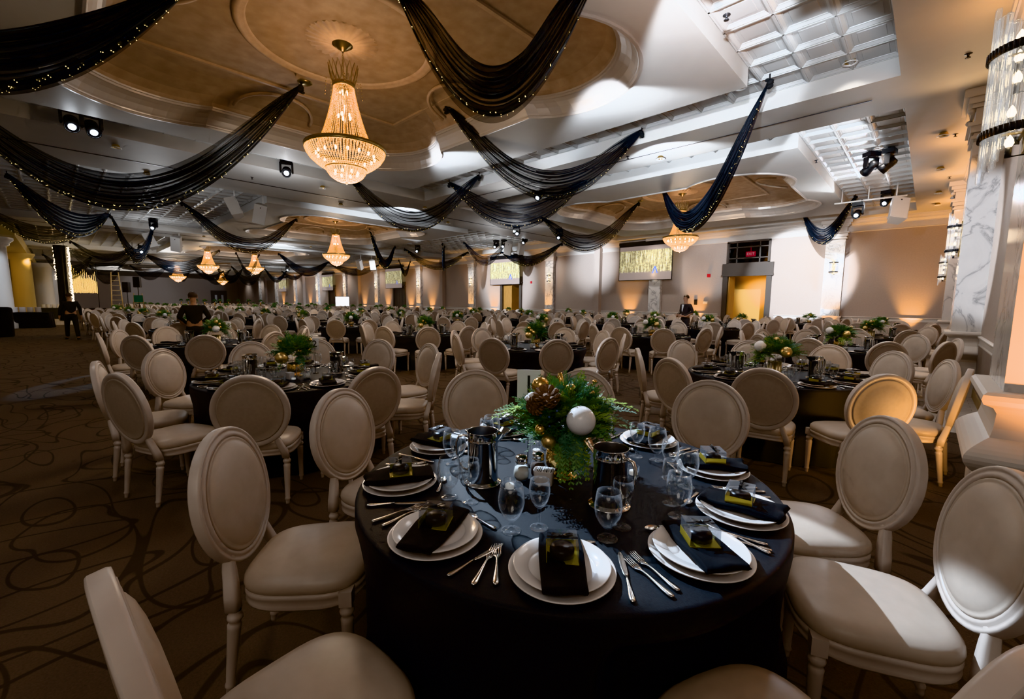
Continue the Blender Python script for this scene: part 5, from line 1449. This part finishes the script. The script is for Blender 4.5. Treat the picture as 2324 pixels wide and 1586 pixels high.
# ------------------------------------------------------------------ ceiling fittings
DL = [(-2.75, 8.75, ZT+.06), (-4.05, 8.75, ZT+.06), (-5.85, 8.75, ZT+.06), (-7.65, 8.75, ZT+.06), (-1.22, 9.05, ZT+.06), (-1.55, 5.75, ZT+.06), (-.02, 6.5, ZS), (-.06, 12.9, ZS), (-.06, 16.0, ZS), (-.05, 19.3, ZS), (-.05, 21.5, ZS), (-13.95, 1.2, ZS), (-16.2, 2.0, ZS), (-14.0, 6.0, ZS), (-14.1, 9.9, ZS), (-9.2, 8.75, ZT+.06), (-11.4, 8.75, ZT+.06), (-16.0, 7.5, ZS), (-1.2, 14.3, ZT+.06), (-15.9, 12.4, ZS), (-5.0, 10.4, ZS), (-30.0, 6.0, ZS), (-30.2, 12.0, ZS)]
for k, (x, y, z) in enumerate(DL): downlight(x, y, z+.0, 'small recessed gold downlight in the ceiling')
for k, (x, y) in enumerate(((.12, 4.75), (.12, 9.2), (.12, 13.2), (.14, 17.4), (-2.1, 6.0), (-5.6, 9.9), (-14.6, 4.2), (-2.3, 13.3))):
    obj('ceiling_sprinkler', SPR, (x, y, ZS+.006), 0, 'dark sprinkler head on the flat ceiling', 'sprinkler', 'sprinkler heads')
b = MB(); b.tube([(-2.6, 18.62, 4.98), (-.75, 18.62, 4.98)], .028, 10)
for x in (-2.4, -1.7, -1.0): b.tube([(x, 18.62, 4.98), (x, 18.62, ZT)], .015, 6)
o = b.build('lighting_pipe', MT['white']); tag(o, 'white pipe carrying the bright stage light and speaker at upper right', 'pipe')
HD = [((-1.95, 18.62, 4.93), (-3.0, 8, 0), 'stage light shining brightest beside the right hand speaker'),
      ((-1.30, 19.7, 5.40), (-4, 12, 1), 'stage light between the brightest one and the right hand speaker'),
      ((-1.75, 4.72, 5.42), (-3.5, 6.5, 3), 'stage light at the top right edge of the picture, left one'),
      ((-1.42, 4.72, 5.42), (-1.2, 9, 0), 'stage light at the top right edge of the picture, right one'),
      ((-1.35, 14.6, 5.40), (-8, 20, 0), 'stage light in the tile ceiling right of the far dome, left one'),
      ((-1.00, 14.6, 5.40), (-8, 16, 0), 'stage light in the tile ceiling right of the far dome, right one'),
      ((-13.0, 4.6, 5.10), (-4, 1.0, .5), 'stage light hanging left of the nearest chandelier'),
      ((-12.7, .45, 5.40), (-6, .5, 0), 'stage light in the recess at far left, first of two'),
      ((-12.75, .75, 5.40), (-7, 1.5, 0), 'stage light in the recess at far left, second of two'),
      ((-14.2, 15.1, 5.10), (-4, 6, .5), 'stage light glaring through the swag left of the largest screen'),
      ((-13.3, 17.2, 5.10), (-10, 9, 0), 'stage light pair left of the largest screen'),
      ((-27.6, 3.5, 5.10), (-20, -.5, 0), 'stage light above the narrow V shaped swag'),
      ((-33.0, 3.55, 4.6), (-10, 1.0, .5), 'stage light glaring at the left behind the narrow V shaped swag'),
      ((-19.5, 19.6, 5.10), (-17, 10, 0), 'stage light next to the tilted speaker at centre, first of two'),
      ((-20.0, 19.4, 5.10), (-19, 10, 0), 'stage light next to the tilted speaker at centre, second of two'),
      ((-9.5, 11.2, 5.40), (-9, 5, 0), 'stage light behind the swag crossing at centre'),
      ((-26.0, 17.6, 5.10), (-20, 9, 0), 'stage light in the tile ceiling above the third screen'),
      ((-44.5, 15.4, 4.75), (-20, 7, 0), 'stage light glaring far off right of the half hidden chandelier'),
      ((-17.2, 19.0, 5.10), (-17, 12, 0), 'stage light right of the tilted speaker at centre')]
for p, q, lab in HD: moving_head(p, q, lab)
speaker((-.95, 18.62, 4.55), radians(28), radians(-26), radians(14), 'white loudspeaker hung from the pipe at upper right', 1.15)
speaker((-17.6, 4.45, 4.70), radians(-22), radians(24), radians(-20), 'white loudspeaker of the left hanging pair, left one')
speaker((-17.55, 5.25, 4.62), radians(62), radians(22), radians(14), 'white loudspeaker of the left hanging pair, right one')
speaker((-18.6, 19.1, 4.78), radians(20), radians(26), radians(20), 'white tilted loudspeaker above the second screen', 1.15)
speaker((-17.9, 19.4, 4.72), radians(85), radians(20), radians(-5), 'white loudspeaker behind the tilted one above the second screen')
speaker((-30.2, 3.65, 4.60), radians(-10), radians(24), radians(-16), 'white loudspeaker of the far left pair, left one', 1.2)
speaker((-30.0, 4.75, 4.56), radians(50), radians(22), radians(14), 'white loudspeaker of the far left pair, right one', 1.2)
speaker((-34.4, 17.6, 4.50), radians(10), radians(24), radians(14), 'white loudspeaker right of the second chandelier, left one', 1.15)
speaker((-33.4, 18.2, 4.50), radians(60), radians(20), radians(-8), 'white loudspeaker right of the second chandelier, right one', 1.15)
for k, (x, y) in enumerate(((-9.12, 3.57), (-9.0, 16.94), (-23.8, 8.78), (-23.81, 12.82))):
    b = MB(); b.lathe([(.0001, 0), (.13, 0), (.13, -.012), (.10, -.03), (.03, -.04), (.0001, -.04)], 24); o = b.build('brass_ceiling_hook', MT['brass']); o.location = (x+.05, y+.05, ZD-.0)
    tag(o, 'brass ceiling plate holding a swag end at the %s dome' % ('nearest', 'far right', 'middle left', 'middle right')[k], 'ceiling hook')
# ------------------------------------------------------------------ far left: colonnade, bar tables, light post, curtain of lights, ladder, speakers
def column(x, y, r, lab, m=MT['white'], base=MT['trim']):
    b = MB(); b.lathe([(r*1.25, 0), (r*1.25, .25), (r*1.1, .30), (r*1.02, .36), (r, .5), (r*.92, 4.1), (r*1.1, 4.15), (r*1.1, 4.25), (r*1.35, 4.4), (r*1.35, 4.52)], 32); o = b.build('column', m); o.location = (x, y, 0); tag(o, lab, 'column')
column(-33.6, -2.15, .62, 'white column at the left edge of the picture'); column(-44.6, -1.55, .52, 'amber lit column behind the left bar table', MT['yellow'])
column(-56.0, -.75, .62, 'pale column beyond the amber lit column'); column(-63.5, -.25, .55, 'pale column farthest along the left colonnade')
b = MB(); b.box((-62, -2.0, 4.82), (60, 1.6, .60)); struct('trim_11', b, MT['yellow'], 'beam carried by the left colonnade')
b = MB()
for x in (-39.5, -50, -60, -70): b.box((x, -3.9, 2.4), (1.2, .5, 4.8))
struct('trim_12', b, MT['wall'], 'tan piers of the left wall')
t = thing('waste_bin', 'dark round bin at the left edge of the picture', 'bin', (-26.5, -1.62, 0)); b = MB(); b.lathe([(.0001, 0), (.30, 0), (.33, .04), (.34, 1.08), (.31, 1.16), (.22, 1.18), (.21, 1.1), (.0001, 1.08)], 32); b.build('body', MT['dark'], t)
def bar_table(x, y, lab, rz=0, cloth='dark'):
    b = MB()
    def cl(u, v):
        pts = ((-.85, -.4), (.85, -.4), (.85, .4), (-.85, .4), (-.85, -.4)); k = min(3, int(u*4)); f = u*4-k
        px = pts[k][0]+(pts[k+1][0]-pts[k][0])*f; py = pts[k][1]+(pts[k+1][1]-pts[k][1])*f
        w = 1+.03*v*sin(u*60); return (px*w*(1+.06*v), py*w*(1+.08*v), .80*(1-v)+.004)
    b.grid(cl, 80, 4); b.box((0, 0, .80), (1.70, .80, .012)); o = b.build('draped_table', MT[cloth]); o.location = (x, y, 0); o.rotation_euler = (0, 0, rz); tag(o, lab, 'table')
bar_table(-33.6, -1.12, 'bar table under a black cloth beside the left white column', 1.35); bar_table(-47.0, -.35, 'bar table under a black cloth beyond the amber lit column', 1.3)
k = 0
for bx, by, cnt, nm in ((-33.4, -1.15, 4, 'the left bar table'), (-46.8, -.35, 4, 'the bar table beyond the amber column')):
    for q in range(cnt):
        b = MB()
        for z in range(12): b.lathe([(.0001, .022*z), (.115, .022*z+.002), (.13, .022*z+.016), (.115, .022*z+.018)], 20)
        o = b.build('plate_stack', MT['plate']); o.location = (bx+.10*q-.25, by+.27*(q-1.5), .81); tag(o, 'stack of white plates on %s, %s from the left' % (nm, COLS[q]), 'plates', 'plate stacks on the bar tables'); k += 1
t = thing('light_wrapped_post', 'black draped post wrapped with gold string lights', 'post', (-43.0, .38, 0))
b = MB()
def dr(u, v):
    a = 2*pi*u; r = .34+.03*cos(9*a)-.06*sin(pi*v)
    return (r*cos(a), r*sin(a), 5.1*v)
b.grid(dr, 54, 10, wrap=True); b.build('black_drape', MT['dark'], t)
b = MB(); rr = random.Random(3)
for q in range(240):
    z = 1.0+4.0*q/240; a = 1.2+rr.uniform(-.35, .35) if (q % 4) else 4.1+rr.uniform(-.3, .3)
    if (q % 4) == 0 and z < 2.8: continue
    b.octa((.40*cos(a), .40*sin(a), z+rr.uniform(-.03, .03)), .030)
b.build('string_lights', MT['bulb'], t)
t = thing('curtain_of_lights', 'curtain of golden string lights right of the black post', 'string lights', (-54.5, 1.6, 0))
gs = emis('gold_strand', (1, .62, .18), 7)
for q in range(26):
    b = MB()
    y = -.55+1.5*q/25; top = 4.4-.9*abs(sin(q*1.7))-.02*q
    for z in range(26):
        zz = top-.10*z
        if zz < 2.0: break
        b.octa((.2*sin(q*2.3), y+rr.uniform(-.012, .012), zz), .013, 0, None, 2.6)
    b.build('light_strand', gs, t)
b = MB(); b.tube([(0, -.6, 4.7), (0, 1.0, 4.7)], .02, 6)
for y in (-.6, 1.0): b.tube([(0, y, 0), (0, y, 4.7)], .02, 6)
b.build('frame', MT['black'], t)
t = thing('stepladder', 'tall wooden stepladder standing far left of centre', 'ladder', (-44.0, 3.08, 0))
for s in (-1, 1):
    b = MB(); b.tube([(0, s*.36, 0), (.1, s*.20, 3.5)], .035, 6); b.build('side_rail', MT['basewood'], t)
for q in range(9):
    z = .35+.36*q; b = MB(); b.box((.1*z/3.5, 0, z), (.08, 2*(.36-.16*z/3.5), .03)); b.build('rung', MT['basewood'], t)
def tripod_speaker(x, y, zs, lab, rz):
    t = thing('tripod_stand', 'black tripod stand, '+lab, 'stand', (x, y, 0)); b = MB(); b.tube([(0, 0, .3), (0, 0, zs)], .022, 8); b.build('pole', MT['black'], t)
    for q in range(3):
        a = 2*pi*q/3; b = MB(); b.tube([(0, 0, .75), (.5*cos(a), .5*sin(a), .01)], .015, 6); b.build('leg', MT['black'], t)
    s = thing('loudspeaker', 'black loudspeaker on the tripod stand, '+lab, 'speaker', (x, y, zs), rz); b = MB(); b.prism([(-.18, -.16), (.18, -.16), (.13, .18), (-.13, .18)], 0, .68); b.build('cabinet', MT['black'], s); g = MB(); g.box((0, -.168, .34), (.33, .014, .62)); g.build('grille', MT['greydark'], s)
tripod_speaker(-39.9, 3.35, 1.98, 'left of two', .9); tripod_speaker(-37.8, 3.73, 2.29, 'right of two', 1.0)
t = thing('display_easel', 'small easel with a green sign beside the right tripod speaker', 'easel', (-37.0, 3.62, 0))
for s in (-1, 1):
    b = MB(); b.tube([(0, s*.30, 0), (0, s*.2, 1.9)], .025, 6); b.build('leg', MT['basewood'], t)
b = MB(); b.box((.03, 0, 1.55), (.02, .45, .42)); b.build('sign_board', mat('green_sign', (.01, .12, .05), .5), t); b = MB(); b.box((.03, 0, 1.3), (.06, .55, .04)); b.build('ledge', MT['basewood'], t)
rr = random.Random(21)
for q in range(7):
    t = thing('poinsettia', 'red poinsettia plant, %s from the left in the row behind the tables' % COLS[q], 'plant', (-40.6+rr.uniform(-.1, .1), 1.62+.235*q, .551), 0, 'red poinsettias in a row'); b = MB(); b.lathe([(.0001, 0), (.07, 0), (.09, .16), (.0001, .15)], 14); b.build('pot', MT['gold'], t)
    b = MB()
    for w in range(26): sprig(b, (0, 0, .16), (rr.uniform(-1, 1), rr.uniform(-1, 1), rr.uniform(.2, 1.3)), Vector((0, 0, 1)), .12, .05, rr, 0, 3)
    b.build('red_leaves', mat('poinsettia_red', (.42, .01, .03), .5), t)
b = MB(); b.box((-40.6, 2.3, .27), (.4, 1.75, .54)); o = b.build('plant_table', MT['dark']); tag(o, 'low black table under the red poinsettias', 'table')
t = thing('lit_monitor', 'bright white monitor glowing before the back wall', 'monitor', (-47.1, 21.9, 0), radians(65)); b = MB(); b.box((0, 0, 1.42), (1.40, .05, 1.04)); b.build('screen', MT['monitor'], t); b = MB(); b.box((0, .03, 1.42), (1.48, .04, 1.12)); b.tube([(0, .03, 0), (0, .03, 1)], .04, 8); b.box((0, .03, .02), (.9, .5, .04)); b.build('stand', MT['black'], t)
# head table far away; emission stands for the white light on it
b = MB(); b.box((0, 0, .37), (.9, 5.2, .75)); b.box((0, 0, .755), (.95, 5.25, .02)); o = b.build('head_table', emis('glowing_linen', (.9, .95, 1), .9)); o.location = (-64.0, 13.6, 0); tag(o, 'long head table in white linen glowing at the far end', 'table')
# double door of the end wall
b = MB(); b.box((XE+.05, 20.5, 1.5), (.14, 2.5, 3.2)); o = struct('door_5', b, MT['bronze'], 'dark double door in the end wall')
for s in (-1, 1):
    q = MB(); q.box((XE+.13, 20.5+s*.5, 1.6), (.02, .35, 1.4)); q.build('glass_panel', MT['card'], o)
# ------------------------------------------------------------------ people
skn = mat('skin_tone', (.45, .27, .19), .5); hairm = mat('dark_brown_hair', (.04, .025, .018), .6)
person((-6.55, 16.25, 0), radians(-25), 'man in a dark grey suit and white shirt standing before the back wall', skn, mat('grey_suit', (.045, .04, .042), .7), mat('grey_trousers', (.04, .036, .038), .7), hairm, MT['card'], 'bent', .0, 1.05)
person((-12.2, 4.25-2.1, 0), radians(262), 'person in black seen from behind among the left tables', skn, mat('black_shirt', (.008, .008, .009), .8), mat('black_trousers', (.008, .008, .009), .8), hairm, None, 'bent', .0, .97)
person((-23.3, .30, 0), radians(-80), 'person in black walking on the open carpet at the left', skn, mat('black_coat', (.007, .007, .008), .8), mat('black_slacks', (.007, .007, .008), .8), hairm, None, 'down', .25, .98)
# ------------------------------------------------------------------ lights
def spot(loc, tgt, e, col, ang, blend=.25, size=.06): return light('SPOT', 'spot_light', loc, e, col, tgt, size, ang, blend)
# general wash from the recessed downlights
for (x, y, z) in DL: spot((x, y, z-.12), (x, y, 0), 36, NEUT, 125, .8, .08)
for k in range(2, 6):  # added fill spots for the far hall, no fittings there
    for y in (0.5, 8, 17): spot((-15.4*k+.3, y, ZS-.1), (-15.4*k+.3, y, 0), 160, NEUT, 140, .8, .1)
    for y in (3, 20): spot((-15.4*k+8, y, ZS-.1), (-15.4*k+8, y, 0), 120, NEUT, 140, .8, .1)
for x, y in ((-3.5, 12.5), (-9.0, 10.1), (-15.2, 3.0), (-15.2, 17.5), (-2.6, 4.8), (-6.5, 0.0), (-11.5, 6.0), (-19, 11)): spot((x, y, ZS-.12), (x, y, 0), 70, NEUT, 135, .8, .1)  # further wash spots, no fittings at these points
# cool moving head beams
BLUE = (.66, .82, 1.0)
spot((-5.6, 2.55, 5.0), (-1.10, 1.80, .76), 3600, BLUE, 14.5, .10, .03)                 # pool on the nearest table
spot((-1.25, 3.4, 4.25), (-2.45, 6.5, 5.15), 1700, COOL, 34, .4, .04)                  # blasts on the ceiling right of the first dome
spot((-.95, 6.0, 4.4), (-1.9, 9.4, 5.3), 260, COOL, 50, .5, .04)
spot((-1.3, 9.6, 4.2), (-2.25, 13.3, 5.2), 900, COOL, 36, .3, .04)
spot((-10.8, 4.6, 4.3), (-8.9, 7.1, 5.2), 700, COOL, 20, .5, .04)
spot((-4.2, 6.3, 4.55), (-4.6, 9.33, 5.25), 300, COOL, 100, .5, .04)
spot((-9.0, 6.3, 4.55), (-9.0, 9.33, 5.25), 260, COOL, 100, .5, .04)
spot((-4.6, 9.4, 4.6), (-5.0, 11.95, 5.22), 420, COOL, 110, .5, .04)
spot((-14.4, 9.6, 4.5), (-17.9, 10.2, 5.25), 700, COOL, 100, .5, .04)
spot((-30.0, 10.0, 4.5), (-33.3, 10.2, 5.25), 900, COOL, 100, .5, .04)
spot((-9.6, 1.5, 4.9), (-3.95, 5.55, 1.0), 1600, BLUE, 6.5, .12, .03)                   # top of the chair before the second-row table
spot((-22.0, 6.0, 4.9), (-13.4, 1.35, .95), 2600, BLUE, 5, .12, .03)
spot((-14.2, 14.9, 4.85), (-17.6, 23.5, 2.7), 8000, COOL, 34, .6, .05)                 # back wall, behind the swags
spot((-13.9, 17.5, 4.6), (-15.4, 23.5, 3.9), 2600, COOL, 38, .9, .05)
spot((-22.0, 12.0, 4.9), (-23.0, 23.5, 3.0), 7000, COOL, 32, .6, .04)
spot((-3.0, 15.2, 4.75), (-4.35, 23.5, 2.9), 6500, COOL, 30, .35, .05)                    # right of the open door
spot((-2.6, 13.2, 5.0), (-8.3, 23.5, 3.4), 3400, COOL, 18, .7, .04)
spot((-1.9, 18.3, 4.6), (-2.4, 12.6, 5.118), 300, COOL, 70, .4, .05)
spot((-6.0, 8.0, 4.9), (.5, 11.0, 2.6), 3000, COOL, 20, .4, .05)                         # second marble pilaster
spot((-60, 9, 4.8), (-94, 14, 3.2), 6000, COOL, 26, .5, .2); spot((-70, 5, 4.8), (-94, 8, 2.5), 2200, (1, .95, .9), 60, .6, .2)
spot((-45, 18, 4.9), (-62, 23.5, 2.5), 4000, COOL, 26, .4, .1)
for k in range(12): spot((-3.5-7.6*k, 21.9, 5.0), (-3.5-7.6*k, 23.5, 1.2), 150, (1, .95, .9), 120, .9, .1)  # added wash spots brighten the back wall
spot((-13, -.8, 5.0), (-13, -.8, 0), 110, (1, .72, .45), 110, .9, .1)  # added warm spot brightens the aisle carpet
# warm uplights along the walls
UP = [(-.45, .0), (-3.05, -.34), (-8.85, 0), (-12.8, 0), (-18.85, -.34), (-24.4, 0), (-26.9, -.34), (-32.5, 0), (-34.36, -.34), (-35.9, 0), (-40.1, 0), (-42.1, -.34), (-45.0, 0), (-49.4, -.34), (-51.5, 0), (-57.2, -.34), (-60, 0), (-64.9, -.34), (-70, 0), (-6.5, 2.1)]
for i, (x, dy) in enumerate(UP):
    y = YF-.32+dy; spot((x, y, .12), (x, y+.20, 4.0), 700 if dy >= 0 else 480, (1, .47, .12), 52, .9, .05)
    if dy <= 0:
        t = thing('uplight', 'small black uplight on the floor against the back wall', 'uplight', (x, y-.02, 0), 0, 'uplights along the back wall'); b = MB(); b.box((0, 0, .03), (.18, .14, .06)); b.build('housing', MT['black'], t); b = MB(); b.lathe([(.0001, .065), (.05, .065)], 12); b.build('lens', MT['lenswarm'], t)
spot((.95, 2.35, .25), (.50, 3.42, 2.2), 620, (1, .40, .12), 64, .8, .06)                 # warm light on the nearest marble pilaster
spot((.30, 10.4, 4.2), (.05, 9.5, 5.118), 30, (1, .62, .30), 120, .8, .05)
for y, e in ((7.8, 16), (13.6, 40), (17.0, 48), (21.2, 52)): light('POINT', 'warm_cove_light', (.42, y, 4.55), e*.8, (1, .48, .16), size=.08)
spot((-6.5, YF+1.2, 3.0), (-6.4, YF+2.4, 1.0), 160, (1, .72, .35), 120, .8, .1); spot((-22.5, YF+1.2, 3.0), (-22.5, YF+2.4, 1.0), 120, (1, .72, .35), 120, .8, .1)
spot((-44, -1.0, 4.2), (-45, -1.6, 1.5), 200, (1, .70, .25), 110, .7, .1); spot((-40, -3.0, 4.6), (-46, -2.2, 4.4), 260, (1, .62, .2), 110, .7, .1); spot((-30, -1.0, 4.7), (-33.6, -2.1, 2.2), 420, COOL, 40, .6, .1)
spot((-38.5, -2.8, 3.6), (-39.5, -3.6, 1.2), 140, (1, .78, .45), 100, .7, .1)
for (x, y) in ((-20, -1.0), (-28, 0), (-36, -.5)): spot((x, y, 5.0), (x, y, 0), 150, (1, .66, .36), 120, .8, .1)  # added warm spots brighten the left aisle from above
for k, (x, y) in enumerate([(-1.9, 4.6), (-2.0, 16.5), (-13.0, 4.5), (-14.2, 14.8), (-9.5, 10.2), (-18.5, 2.5), (-19.5, 18.8), (-27.5, 3.5), (-30.5, 10.5), (-33, 18), (-42, 6), (-45, 15), (-56, 8), (-56, 18), (-70, 12), (-3.0, -1.5)]):  # added cool point lamps lift the ceiling and the ambient level
    light('POINT', 'ambient_fill_point', (x, y, 4.1), (30 if k in (0, 15) else 60) if x > -40 else 100, (.93, .96, 1), size=.5)
spot((.52, 4.5, .45), (-.9, 5.6, .9), 32, (1, .52, .18), 120, .8, .05)
spot((.3, 8.8, 5.0), (.25, 9.2, 0), 120, NEUT, 70, .8, .1)  # added spot brightens the plank strip
# added area lamp: soft fill from the open side behind the photographer
light('AREA', 'room_fill', (1.2, -2.6, 4.2), 60, (1, .86, .74), (-3, 3, .8), size=3.0)
w = bpy.data.worlds.new('World'); SC.world = w; w.use_nodes = True
w.node_tree.nodes['Background'].inputs[0].default_value = (.62, .55, .50, 1); w.node_tree.nodes['Background'].inputs[1].default_value = .22
# ------------------------------------------------------------------ camera
cd = bpy.data.cameras.new('Camera'); cam = bpy.data.objects.new('Camera', cd); C.objects.link(cam)
yaw, pit, rol = radians(43.70579), radians(6.33087), radians(-.49215)
f = Vector((-sin(yaw)*cos(pit), cos(yaw)*cos(pit), -sin(pit))); r0 = Vector((cos(yaw), sin(yaw), 0)); d0 = f.cross(r0)
r = r0*cos(rol)+d0*sin(rol); d = -r0*sin(rol)+d0*cos(rol)
M = Matrix((( r.x, -d.x, -f.x, 0), (r.y, -d.y, -f.y, 0), (r.z, -d.z, -f.z, 1.57), (0, 0, 0, 1)))
cam.matrix_world = M; cd.sensor_width = 36; cd.sensor_fit = 'HORIZONTAL'; cd.lens = 980.983/2324*36; cd.clip_start = .05; cd.clip_end = 200
SC.camera = cam
SC.view_settings.view_transform = 'Khronos PBR Neutral'
SC.view_settings.exposure = 0.1
cy = SC.cycles
cy.max_bounces = 6; cy.diffuse_bounces = 2; cy.glossy_bounces = 3; cy.transmission_bounces = 4; cy.transparent_max_bounces = 14
cy.use_adaptive_sampling = True; cy.adaptive_threshold = .07; cy.adaptive_min_samples = 12
cy.caustics_reflective = False; cy.caustics_refractive = False; cy.sample_clamp_indirect = 4.0; cy.blur_glossy = .5
